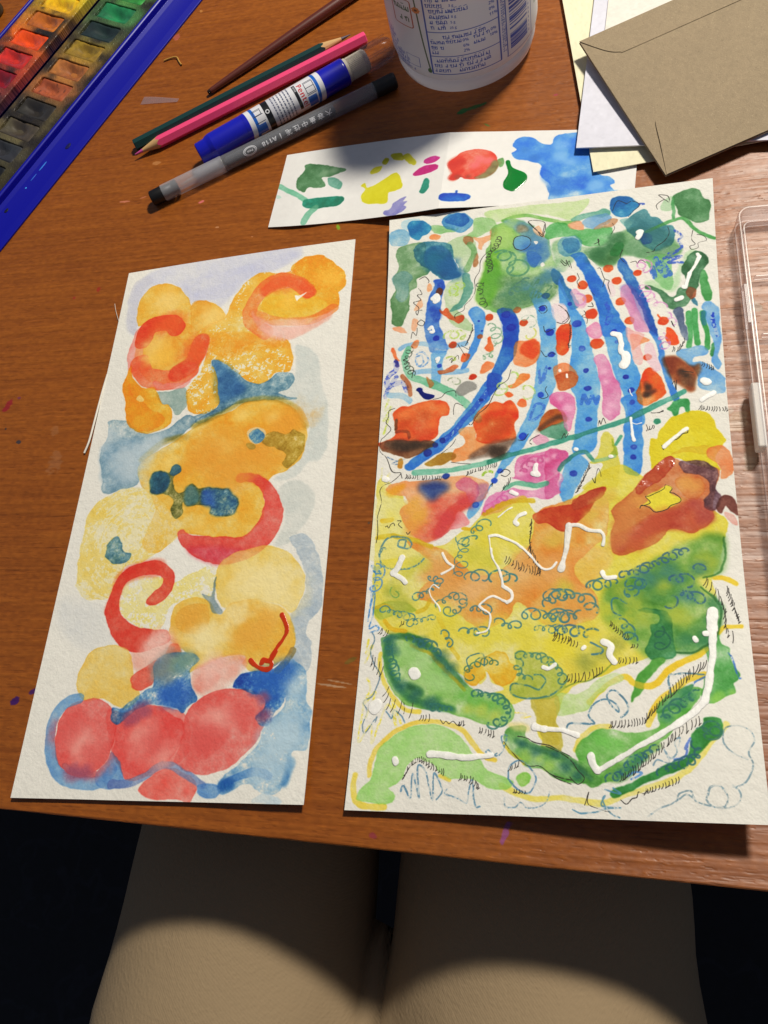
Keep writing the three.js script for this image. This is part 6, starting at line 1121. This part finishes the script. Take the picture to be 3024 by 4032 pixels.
{
  const base = V(-0.1857, 0.005, -0.3855), d = V(0.901, 0, -0.434).normalize(), P = (t) => base.clone().addScaledVector(d, t / 1000).toArray(), o = along('gel_pen', 'clear plastic gel pen with black end plugs and grey printed barrel', 'pen', P(-73.5), P(101.6)), t = (mm) => (mm + 73.5) / 1000, R = 0.005;
  const clear = new THREE.MeshPhysicalMaterial({ color: 0xf4f4fa, transmission: 0.8, thickness: 0, roughness: 0.3, ior: 1.45 }), black = std(0x0a0a0b, { roughness: 0.45 });
  mesh('end_plug', latheX([[0, 1e-5], [0.0001, 0.004], [0.0008, 0.0048], [t(-65), 0.0049], [t(-64.5), 0.0044], [t(-58), 0.0042], [t(-57.8), 1e-5]], 40), black, o);
  mesh('plug_ring', latheX([[t(-57.6), 0.0043], [t(-57.4), 0.0046], [t(-54.5), 0.0046], [t(-54.3), 0.0043]], 40), black, o);
  mesh('cap', latheX([[t(-64.8), 0.00505], [t(-64), 0.0052], [t(-45), 0.0052], [t(-30), 0.0052], [t(-21.6), 0.0052], [t(-21.2), 0.00495]], 40), clear, o);
  mesh('writing_tip', latheX([[t(-52), 0.0004], [t(-46), 0.0011], [t(-40), 0.0016], [t(-39.5), 0.0028], [t(-24), 0.0034]], 24), new THREE.MeshPhysicalMaterial({ color: 0xf0ece4, transmission: 0.8, thickness: 0, roughness: 0.3 }), o);
  mesh('grip_insert', latheX([[t(-41), 0.0036], [t(-38), 0.0041], [t(-30), 0.0041], [t(-22), 0.0041]], 24), new THREE.MeshPhysicalMaterial({ color: 0xe4e5ea, transmission: 0.9, thickness: 0, roughness: 0.35 }), o);
  mesh('barrel', latheX([[t(-21.2), 0.0049], [t(-20), 0.0049], [t(60), 0.0049], [t(87), 0.0049]], 40), new THREE.MeshPhysicalMaterial({ color: 0xc6c7cc, transmission: 0.8, thickness: 0, roughness: 0.25, ior: 1.45 }), o);
  mesh('ink_tube', latheX([[t(-20), 0.0016], [t(-18), 0.0034], [t(58), 0.0034], [t(59), 1e-5]], 24), std(0x6c6d74, { roughness: 0.4 }), o);
  mesh('tail_plug', latheX([[t(86.4), 0.0047], [t(86.8), 0.00505], [t(100), 0.00505], [t(101.3), 0.0046], [t(101.6), 1e-5]], 40), std(0x0d0e0e, { roughness: 0.5 }), o);
  // pale print on the barrel: ring emblem, A118, bar, six characters (read from the other side of the table)
  const c = document.createElement('canvas'); c.width = 1024; c.height = 128; const x = c.getContext('2d'); x.clearRect(0, 0, 1024, 128);
  const ink = (u) => { x.strokeStyle = u; x.fillStyle = u; }; ink('#fff'); x.lineWidth = 6; x.lineCap = 'round';
  x.translate(1024, 128); x.rotate(Math.PI);
  const glyph = { 大: [[1, 3, 9, 3], [5, 0, 5, 3, 1, 10], [5, 4, 9, 10]], 容: [[5, 0, 5, 1], [1, 3, 1, 2, 9, 2, 9, 3], [3, 3, 2, 5], [7, 3, 8, 5], [5, 4, 1, 8], [5, 4, 9, 8], [3, 7, 7, 7, 7, 10, 3, 10, 3, 7]], 量: [[3, 0, 7, 0, 7, 3, 3, 3, 3, 0], [1, 4, 9, 4], [2, 5, 8, 5, 8, 8, 2, 8, 2, 5], [5, 5, 5, 10], [1, 10, 9, 10], [2, 6.5, 8, 6.5]], 中: [[1, 3, 9, 3, 9, 7, 1, 7, 1, 3], [5, 0, 5, 10]], 性: [[2, 0, 2, 10], [0.5, 3, 0.8, 4], [3.5, 3, 3.2, 2], [5, 1, 4.5, 4], [4.5, 3, 9, 3], [7, 0, 7, 10], [5, 6, 9, 6], [4, 10, 10, 10]], 笔: [[2, 0, 1, 2], [2, 1, 4, 1], [6, 0, 5, 2], [6, 1, 9, 1], [3, 4, 8, 3], [2, 6, 9, 5], [1, 8, 9, 7], [5, 4, 5, 9, 6, 10, 9, 10, 9, 9]] };
  [...'大容量中性笔'].forEach((ch, k) => { for (const s of glyph[ch]) { x.beginPath(); pairs(s).forEach(([a, b], i) => i ? x.lineTo(120 + k * 74 + a * 5.6, 36 + b * 5.6) : x.moveTo(120 + k * 74 + a * 5.6, 36 + b * 5.6)); x.stroke(); } });
  x.lineWidth = 8; x.beginPath(); x.moveTo(595, 42); x.lineTo(595, 90); x.stroke(); x.font = 'bold 60px sans-serif'; x.fillText('A118', 630, 88);
  x.lineWidth = 6; x.beginPath(); x.ellipse(880, 66, 58, 46, 0, 0, 7); x.stroke(); x.beginPath(); x.ellipse(880, 66, 47, 36, 0, 0, 7); x.stroke(); x.font = 'bold 30px sans-serif'; x.fillText('Pen', 852, 76);
  const al = canvasTex(c, false), pg = new THREE.CylinderGeometry(0.00496, 0.00496, 0.078, 24, 1, true, 0, 1.5).rotateZ(-Math.PI / 2), uv = pg.attributes.uv;
  for (let i = 0; i < uv.count; i++) { const a = uv.getX(i), b = uv.getY(i); uv.setXY(i, b, a); }
  pg.rotateX(-1.44).translate(t(26), 0, 0);
  const pr = x.getImageData(0, 0, 1024, 128).data, ad = new Uint8Array(1024 * 128 * 4); for (let i = 0; i < 1024 * 128; i++) { ad[i * 4] = ad[i * 4 + 1] = ad[i * 4 + 2] = pr[i * 4 + 3]; ad[i * 4 + 3] = 255; }
  mesh('print', pg, new THREE.MeshPhysicalMaterial({ color: 0xd8d9e0, roughness: 0.6, alphaMap: dataTex(ad, 1024, 128), transparent: true }), o);
}

// ---------------------------------------------------------------- watercolour box
{
  const ax = [-0.469, 0.883], nx = [0.883, 0.469];
  const box = thing('watercolor_box', 'blue metal watercolour box with two rows of used paint pans', 'paint box', [0, 0, 0]);
  // local frame: X along the box (s), Z across (n); built with real metres
  box.quaternion.setFromRotationMatrix(new THREE.Matrix4().makeBasis(V(ax[0], 0, ax[1]), V(0, 1, 0), V(-nx[0], 0, -nx[1])));
  const S0 = -0.42, S1 = -0.09, Z = (n) => -n / 1000;                 // across: Z grows to the left in the picture
  const blue = std(0x080c96, { roughness: 0.34, specularIntensity: 0.6 });
  const extr = (pts, s0, s1) => { const sh = new THREE.Shape(pts.map(([n, y]) => new THREE.Vector2(Z(n), y / 1000))); return new THREE.ExtrudeGeometry(sh, { depth: s1 - s0, bevelEnabled: false }).rotateY(Math.PI / 2).scale(1, 1, 1).translate(s0, 0, 0); };
  const fix = (g) => { const P = g.attributes.position; for (let i = 0; i < P.count; i++) P.setZ(i, -P.getZ(i)); const I = g.index; if (I) { for (let i = 0; i < I.count; i += 3) { const a = I.getX(i); I.setX(i, I.getX(i + 1)); I.setX(i + 1, a); } } else { const A = P.array; for (let i = 0; i < P.count; i += 3) for (let c = 0; c < 3; c++) { const a = A[i * 3 + c]; A[i * 3 + c] = A[i * 3 + 3 + c]; A[i * 3 + 3 + c] = a; } } g.computeVertexNormals(); return g; };
  const rounded = (pts, k = 5) => { const o = []; const n = pts.length; for (let i = 0; i < n; i++) { const [px, py, r] = pts[i]; if (!r) { o.push([px, py]); continue; } const a = pts[(i + n - 1) % n], b = pts[(i + 1) % n], la = Math.hypot(a[0] - px, a[1] - py), lb = Math.hypot(b[0] - px, b[1] - py), A = [px + (a[0] - px) / la * r, py + (a[1] - py) / la * r], B = [px + (b[0] - px) / lb * r, py + (b[1] - py) / lb * r]; for (let j = 0; j <= k; j++) { const t = j / k; o.push([A[0] * (1 - t) ** 2 + 2 * px * t * (1 - t) + B[0] * t * t, A[1] * (1 - t) ** 2 + 2 * py * t * (1 - t) + B[1] * t * t]); } } return o; };
  mesh('tray', toCreasedNormals(fix(extr(rounded([[-495, 0.2], [-493.2, 0.2], [-492.8, 10.6, 1], [-494.6, 11.4, 0.9], [-496.2, 10.4, 0.8], [-496.4, 1.6], [-604.5, 1.6], [-604.7, 10.4, 0.8], [-606, 11.4, 0.9], [-607.6, 10.6, 0.9], [-607.2, 0.2]]), S0, S1)), 0.5), blue, box);
  mesh('lid_flange', toCreasedNormals(fix(extr(rounded([[-472.6, 0.1, 0.3], [-472.4, 1.4, 0.8], [-476, 2.6, 1.5], [-489, 4.6, 1.5], [-491.6, 6.4, 1.2], [-492.7, 6.6], [-492.9, 0.1]]), S0, S1)), 0.5), blue, box);
  // dried smears on the flange
  const smear = (s, n, ls, ln, col) => mesh('paint_smear', new THREE.SphereGeometry(1, 10, 6).scale(ls, 0.00022, ln).translate(s, 0.0046 - Math.abs(n + 489) * 0.00015, -n / 1000), std(col, { roughness: 0.5 }), box);
  smear(-0.188, -487.5, 0.0048, 0.0006, 0x2a7ae0); smear(-0.1775, -487.6, 0.0038, 0.00045, 0x1c5cd0); smear(-0.168, -487, 0.0008, 0.0007, 0x3a9af0); smear(-0.147, -488, 0.0022, 0.0016, 0x10122a); smear(-0.21, -482, 0.003, 0.0018, 0x0c1050);
  // pan insert: black plastic with openings
  const pansR = ['#2c7a30', '#2f7f38', '#1d7548', '#1b2a2a', '#8f701f', '#ad6a30', '#a5502c', '#2a2520', '#4d4535', '#2e2e32', '#0b0b0c', '#30201a', '#26242a', '#1c2030', '#222'], pansL = ['#e9e05a', '#e0c818', '#edb60e', '#b8621c', '#ea4d0c', '#cf2e24', '#8f0a1c', '#5a1030', '#4a1a50', '#26205a', '#1c2c70', '#183a60', '#222', '#222', '#222'];
  const cells = []; for (let k = 0; k < 15; k++) { cells.push([-0.3034 + 0.0196 * (k - 3), -523.6, pansR[k], 0]); cells.push([-0.2786 + 0.0196 * (k - 4), -579, pansL[k], 1]); }
  const sh = new THREE.Shape(); sh.moveTo(S0 + 0.004, 0.4968); sh.lineTo(S1 - 0.004, 0.4968); sh.lineTo(S1 - 0.004, 0.6042); sh.lineTo(S0 + 0.004, 0.6042); sh.closePath();
  const rr = (cx, cy, w, h, r, k = 1) => { const p = new THREE.Path(), a = cx - w / 2, b = cx + w / 2, c = cy - h / 2, d = cy + h / 2; p.moveTo(a + r, c); p.lineTo(b - r, c); p.quadraticCurveTo(b, c, b, c + r); p.lineTo(b, d - r); p.quadraticCurveTo(b, d, b - r, d); p.lineTo(a + r, d); p.quadraticCurveTo(a, d, a, d - r); p.lineTo(a, c + r); p.quadraticCurveTo(a, c, a + r, c); return p; };
  for (const [s, n] of cells) if (s > S0 + 0.012 && s < S1 - 0.012) sh.holes.push(rr(s, -n / 1000, 0.0162, 0.034, 0.003));
  sh.holes.push(rr((S0 + S1) / 2, 0.5512, S1 - S0 - 0.02, 0.0125, 0.002));
  const ig = new THREE.ExtrudeGeometry(sh, { depth: 0.0052, bevelEnabled: true, bevelSize: 0.0006, bevelThickness: 0.0006, bevelSegments: 2, curveSegments: 5 }).rotateX(Math.PI / 2);
  ig.translate(0, 0.0092, 0);
  { // crusted paint between the pans, in the colours of the neighbouring pans
    const W = 1024, H = 384, d = new Uint8Array(W * H * 4), c0 = cells.map((q) => [...q.slice(0, 2), hex(q[2].length === 4 ? '#222222' : q[2])]);
    for (let y = 0; y < H; y++) for (let x = 0; x < W; x++) { const s = S0 + (S1 - S0) * x / W, n = 490 + 120 * y / H; let tw = 0, col = [0, 0, 0]; for (const [cs, cn, cc] of c0) { const q = Math.hypot((s - cs) * 1000 * 0.9, (n + cn) * 0.55), w = Math.exp(-q * q / 110); tw += w; for (let e = 0; e < 3; e++) col[e] += w * cc[e]; }
      const f = smooth(-0.8, 0.4, 0.5 * at(nMid, x * 0.3, y * 0.3) + 0.7 * at(nLow, x * 0.7, y * 0.7)) * 0.95, i = (y * W + x) * 4, gl = 0.25 + 0.25 * at(nFine, x * 0.7, y * 0.7), dark = [0.13, 0.11, 0.1]; for (let e = 0; e < 3; e++) d[i + e] = clamp(dark[e] + (col[e] / Math.max(tw, 1e-4) * 0.8 + [0.2, 0.18, 0.08][e] - dark[e]) * f * smooth(0.02, 0.3, tw) + 0.02 * gl) * 255; d[i + 3] = 255; }
    const P = ig.attributes.position, uv = ig.attributes.uv; for (let i = 0; i < P.count; i++) uv.setXY(i, (P.getX(i) - S0) / (S1 - S0), (P.getZ(i) - 0.49) / 0.12);
    const h = new Uint8Array(256 * 256 * 4); for (let i = 0; i < 65536; i++) { h[i * 4] = h[i * 4 + 1] = h[i * 4 + 2] = clamp(0.5 + 0.3 * nMid[(i >> 8) * NN + (i & 255)] + 0.2 * nFine[(i >> 8) * NN + (i & 255)]) * 255; h[i * 4 + 3] = 255; }
    const bt = dataTex(h, 256, 256); bt.repeat.set(5, 2);
    mesh('pan_insert', ig, new THREE.MeshPhysicalMaterial({ map: dataTex(d, W, H, true), bumpMap: bt, bumpScale: 0.0006, roughness: 0.38 }), box);
  }
  seed = 4242;
  cells.forEach(([s, n, col, row], ci) => {
    if (s < S0 + 0.012 || s > S1 - 0.012) return;
    const pan = new THREE.Group(); pan.name = 'paint_pan'; pan.position.set(s, 0.0018, -n / 1000); box.add(pan);
    mesh('cup', new RoundedBoxGeometry(0.015, 0.0012, 0.0322, 2, 0.0005).translate(0, 0.0006, 0), std(0x1a1a1a, { roughness: 0.5 }), pan);
    const nu = 14, nv = 24, g = new THREE.PlaneGeometry(0.016, 0.0338, nu, nv).rotateX(-Math.PI / 2), P = g.attributes.position, C = [], rgb = hex(col.length === 4 ? '#222222' : col), o1 = rnd() * 400, lin = new THREE.Color();
    const ox = (rnd() - 0.5) * 0.003, oz = (rnd() - 0.5) * 0.008;
    for (let i = 0; i < P.count; i++) { const x = P.getX(i), z = P.getZ(i), rim = Math.max(Math.abs(x) / 0.008, Math.abs(z) / 0.0169), dip = Math.exp(-(((x - ox) / 0.0045) ** 2 + ((z - oz) / 0.009) ** 2)), q = at(nMid, x * 5200 + o1, z * 5200), l = at(nLow, x * 3600 + o1, z * 3600); P.setY(i, 0.0074 - 0.0042 * dip - 0.0014 * smooth(0.86, 1, rim) + 0.00022 * q + 0.0003 * l);
      const spot = ci === 12 ? smooth(0.55, 0.9, q) * 0.55 : 0, k = 1 + 0.12 * q + 0.16 * l - spot; lin.setRGB(clamp(rgb[0] * k), clamp(rgb[1] * k * (1 + 0.08 * l)), clamp(rgb[2] * k), THREE.SRGBColorSpace); C.push(lin.r, lin.g, lin.b); }
    g.setAttribute('color', new THREE.Float32BufferAttribute(C, 3)); g.computeVertexNormals();
    const wet = row ? 0.22 : 0.42, pm = new THREE.MeshPhysicalMaterial({ vertexColors: true, roughness: wet, clearcoat: row ? 1 : 0.6, clearcoatRoughness: 0.12, side: THREE.DoubleSide });
    const skirt = new RoundedBoxGeometry(0.0152, 0.0026, 0.033, 2, 0.0004).translate(0, 0.0022, 0);
    const pmesh = mesh('paint', g, pm, pan); mesh('paint_block', skirt, std(new THREE.Color().setRGB(...rgb, THREE.SRGBColorSpace), { roughness: 0.5 }), pmesh);
  });
}

// ---------------------------------------------------------------- clear lid at the right
{
  const lid = thing('clear_lid', 'clear plastic box lid with ridges lying beside the crowded painting', 'lid', [0.1775, 0, -0.184]);
  const W = 0.162, D = 0.228, clear = new THREE.MeshPhysicalMaterial({ color: 0xf6f6f8, transmission: 1, thickness: 0, roughness: 0.3, ior: 1.4 });
  const rr = (w, d, r, P = new THREE.Shape()) => { const a = -w / 2, c = -d / 2; P.moveTo(a + r, c); P.lineTo(-a - r, c); P.absarc(-a - r, c + r, r, -Math.PI / 2, 0, false); P.lineTo(-a, -c - r); P.absarc(-a - r, -c - r, r, 0, Math.PI / 2, false); P.lineTo(a + r, -c); P.absarc(a + r, -c - r, r, Math.PI / 2, Math.PI, false); P.lineTo(a, c + r); P.absarc(a + r, c + r, r, Math.PI, Math.PI * 1.5, false); return P; };
  const wall = rr(W, D, 0.006); wall.holes.push(rr(W - 0.0011, D - 0.0011, 0.0055, new THREE.Path()));
  mesh('wall', new THREE.ExtrudeGeometry(wall, { depth: 0.0095, bevelEnabled: true, bevelSize: 0.0005, bevelThickness: 0.0006, bevelSegments: 5, curveSegments: 8 }).rotateX(Math.PI / 2).translate(0, 0.0112, 0), clear, lid);
  for (const z of [-0.26, -0.2255, -0.19, -0.155, -0.12]) mesh('ridge', new RoundedBoxGeometry(W - 0.012, 0.0032, 0.0018, 3, 0.0008).translate(0.0, 0.003, z + 0.184), clear, lid);
  const lip = rr(W - 0.007, D - 0.007, 0.004); lip.holes.push(rr(W - 0.0082, D - 0.0082, 0.0035, new THREE.Path()));
  mesh('inner_lip', new THREE.ExtrudeGeometry(lip, { depth: 0.0028, bevelEnabled: true, bevelSize: 0.0004, bevelThickness: 0.0005, bevelSegments: 4, curveSegments: 8 }).rotateX(Math.PI / 2).translate(0, 0.0042, 0), clear, lid);
  const frost = new THREE.MeshPhysicalMaterial({ color: 0xfaf6f0, transmission: 0.55, thickness: 0, roughness: 0.5 });
  mesh('latch', new RoundedBoxGeometry(0.0042, 0.0075, 0.034, 3, 0.001).translate(-W / 2 - 0.0012, 0.0075, 0.006), frost, lid);
  mesh('hinge_tab', new RoundedBoxGeometry(0.0026, 0.006, 0.024, 3, 0.0008).translate(-W / 2 - 0.0004, 0.0075, -0.056), clear, lid);
}

// ---------------------------------------------------------------- small scraps on the table
{
  const g = paperGeometry([[[-2779, 3, -4521], [-2690, 5, -4503], [-2501, 3, -4458]], [[-2796, 3, -4452], [-2700, 4, -4444], [-2510, 3, -4428]]], 0.00006, 4, 4), m = new THREE.MeshPhysicalMaterial({ color: 0xf4eaea, transmission: 0.92, thickness: 0, roughness: 0.3 });
  tag(mesh('tape_scrap', g, [m, m]), 'small translucent scrap of sticky tape near the pencil ends', 'tape');
  const tube = (pts, r, n = 24) => new THREE.TubeGeometry(new THREE.CatmullRomCurve3(pts.map((p) => V(p[0] / 1000, p[1] / 1000, p[2] / 1000))), n, r, 7);
  tag(mesh('fiber_scrap', tube([[-268.2, 0.8, -484.5], [-264, 0.9, -485.8], [-260.1, 1, -486.2], [-258, 1, -485.4], [-256, 0.9, -481.8], [-253.3, 0.8, -477.6]], 0.00055), std(0xb88a3a, { roughness: 0.7 })), 'bent yellow crayon shaving lying by the blue paint box', 'shaving');
  tag(mesh('paper_sliver', tube([[-259.5, 1.2, -226], [-260.2, 1.5, -214.7], [-260.6, 1.8, -203.7], [-261.2, 1.8, -191.2], [-262.2, 1.4, -180.6], [-264, 0.8, -174.5]], 0.0006), std(0xe8e2d6, { roughness: 0.85 })), 'thin white paper sliver peeling along the narrow watercolour edge', 'paper sliver');
  tag(mesh('thread', tube([[-265.5, 0.4, -277.3], [-264, 0.6, -273], [-262.1, 0.7, -268.5], [-259.4, 1, -263.2]], 0.00022), std(0xcbb8a8, { roughness: 0.8 })), 'fine pale thread sticking out beside the narrow watercolour', 'thread');
  const cap = thing('bottle_cap', 'small dark brown cap beside the far side of the paint box', 'cap', [-0.4315, 0, -0.567]);
  mesh('shell', lathe([[0, 0.0001], [0.0004, 0.0085], [0.002, 0.0092], [0.009, 0.0088], [0.0115, 0.0075], [0.012, 0.0001]], 32), std(0x3a3020, { roughness: 0.4 }), cap);
}

// ---------------------------------------------------------------- the person's lap
{
  const N = 112, mc = new MarchingCubes(N, new THREE.MeshBasicMaterial(), false, false, 400000), half = 0.76, cx = -0.08, cy = 0.01, cz = 0.15;
  mc.isolation = 0;
  const caps = [
    [[-0.196, -0.146, 0.42], 0.09, [-0.1835, -0.139, 0.12], 0.078], [[-0.1835, -0.139, 0.12], 0.078, [-0.179, -0.144, -0.1], 0.0715],
    [[0.004, -0.148, 0.42], 0.092, [-0.0105, -0.142, 0.12], 0.0825], [[-0.0105, -0.142, 0.12], 0.0825, [-0.0115, -0.144, -0.1], 0.08],
    [[-0.17, -0.15, -0.1], 0.064, [-0.17, -0.66, -0.08], 0.045], [[-0.004, -0.15, -0.1], 0.064, [0.0, -0.66, -0.08], 0.045],
    [[-0.17, -0.67, -0.06], 0.038, [-0.172, -0.688, -0.22], 0.03], [[0.0, -0.67, -0.06], 0.038, [0.002, -0.688, -0.22], 0.03],
    [[-0.18, -0.12, 0.46], 0.115, [-0.01, -0.12, 0.46], 0.115], [[-0.16, -0.08, 0.47], 0.12, [-0.16, 0.26, 0.43], 0.12], [[-0.03, -0.08, 0.47], 0.12, [-0.03, 0.26, 0.43], 0.12],
    [[-0.25, 0.37, 0.4], 0.075, [0.06, 0.37, 0.4], 0.075], [[-0.095, 0.38, 0.4], 0.055, [-0.085, 0.5, 0.36], 0.052], [[-0.085, 0.57, 0.33], 0.085, [-0.08, 0.64, 0.34], 0.09],
    [[-0.28, 0.35, 0.4], 0.055, [-0.33, 0.1, 0.36], 0.045], [[-0.33, 0.1, 0.36], 0.043, [-0.11, 0.33, 0.15], 0.03], [[0.09, 0.35, 0.4], 0.055, [0.2, 0.1, 0.36], 0.045], [[0.2, 0.1, 0.36], 0.043, [0.11, 0.33, 0.15], 0.03]];
  const sd = (p, a, ra, b, rb) => { const bx = b[0] - a[0], by = b[1] - a[1], bz = b[2] - a[2], px = p[0] - a[0], py = p[1] - a[1], pz = p[2] - a[2], t = clamp((px * bx + py * by + pz * bz) / (bx * bx + by * by + bz * bz)); return Math.hypot(px - bx * t, py - by * t, pz - bz * t) - (ra + (rb - ra) * t); };
  for (let k = 0; k < N; k++) for (let j = 0; j < N; j++) for (let i = 0; i < N; i++) {
    const p = [cx + (i / (N / 2) - 1) * half, cy + (j / (N / 2) - 1) * half, cz + (k / (N / 2) - 1) * half]; let d = 1e3;
    for (const [a, ra, b, rb] of caps) { const e = sd(p, a, ra, b, rb), h = clamp(0.5 + 0.5 * (d - e) / 0.018); d = d > 1e2 ? e : d * (1 - h) + e * h - 0.018 * h * (1 - h); }
    d += (p[1] < 0 ? 1 : 0.4) * (0.0018 * Math.sin(p[2] * 60 + p[0] * 30) * Math.sin(p[0] * 24 - p[2] * 14) + 0.0030 * Math.sin(p[2] * 95 - Math.abs(p[0] + 0.094) * 120) * smooth(0.08, 0.22, p[2]) + 0.0022 * at(nLow, p[0] * 700 + 300, p[2] * 260 + p[1] * 200));
    mc.field[k * N * N + j * N + i] = -d;
  }
  mc.update();
  const n = mc.count, g = new THREE.BufferGeometry(), P = new Float32Array(mc.positionArray.slice(0, n * 3)); for (let i = 0; i < P.length; i += 3) { P[i] = cx + P[i] * half; P[i + 1] = cy + P[i + 1] * half; P[i + 2] = cz + P[i + 2] * half; }
  g.setAttribute('position', new THREE.BufferAttribute(P, 3)); g.setAttribute('normal', new THREE.BufferAttribute(new Float32Array(mc.normalArray.slice(0, n * 3)), 3));
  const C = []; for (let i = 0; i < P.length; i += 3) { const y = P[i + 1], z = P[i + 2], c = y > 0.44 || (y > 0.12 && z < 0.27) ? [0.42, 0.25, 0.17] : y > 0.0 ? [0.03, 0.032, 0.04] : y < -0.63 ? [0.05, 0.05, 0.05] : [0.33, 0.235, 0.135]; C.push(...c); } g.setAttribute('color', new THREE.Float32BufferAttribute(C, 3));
  const U = []; for (let i = 0; i < P.length; i += 3) U.push(P[i] * 5, P[i + 2] * 5 - P[i + 1] * 3); g.setAttribute('uv', new THREE.Float32BufferAttribute(U, 2));
  const wv = new Uint8Array(512 * 512 * 4); for (let i = 0; i < 512 * 512; i++) { const x = i & 511, y = i >> 9; wv[i * 4] = wv[i * 4 + 1] = wv[i * 4 + 2] = clamp(0.5 + 0.06 * Math.sin((x + y) * 1.5) + 0.12 * at(nFine, x, y) + 0.35 * at(nLow, x * 0.8, y * 0.3)) * 255; wv[i * 4 + 3] = 255; }
  const weave = dataTex(wv, 512, 512);
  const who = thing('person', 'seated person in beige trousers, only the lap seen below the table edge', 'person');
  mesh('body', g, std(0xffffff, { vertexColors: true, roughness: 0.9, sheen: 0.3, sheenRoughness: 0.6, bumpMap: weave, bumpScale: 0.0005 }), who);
}

// ---------------------------------------------------------------- floor lamp, beyond the frame
{
  const lamp = thing('floor_lamp', 'tall grey floor lamp with a lit white panel, standing behind the table', 'lamp', [0.86, -0.72, -1.5]);
  const metal = std(0x8a8c90, { metalness: 0.6, roughness: 0.4 }), q = new THREE.Object3D(); q.position.copy(LAMP_AT); q.lookAt(LAMP_TO); const f = V(0, 0, 1).applyQuaternion(q.quaternion), head = new THREE.Group(); head.name = 'head';
  head.position.copy(LAMP_AT).addScaledVector(f, -0.012).sub(lamp.position); head.quaternion.copy(q.quaternion); lamp.add(head);
  mesh('housing', new RoundedBoxGeometry(0.34, 0.19, 0.014, 3, 0.005).translate(0, 0, -0.002), metal, head);
  mesh('light_panel', new THREE.BoxGeometry(0.3, 0.16, 0.002).translate(0, 0, 0.0065), new THREE.MeshStandardMaterial({ color: 0xffffff, emissive: new THREE.Color().setRGB(1, 0.94, 0.81), emissiveIntensity: 3 }), head);
  mesh('base', lathe([[0.0005, 0.0001], [0.0005, 0.13], [0.006, 0.135], [0.02, 0.128], [0.024, 0.0001]], 48), metal, lamp);
  const top = LAMP_AT.clone().addScaledVector(f, -0.024).sub(lamp.position);
  mesh('pole', new THREE.TubeGeometry(new THREE.CatmullRomCurve3([V(0, 0.02, 0), V(0.02, 1.2, -0.03), V(0.0, 2.3, -0.03), top]), 40, 0.011, 12), metal, lamp);
}

renderer.render(scene, camera);
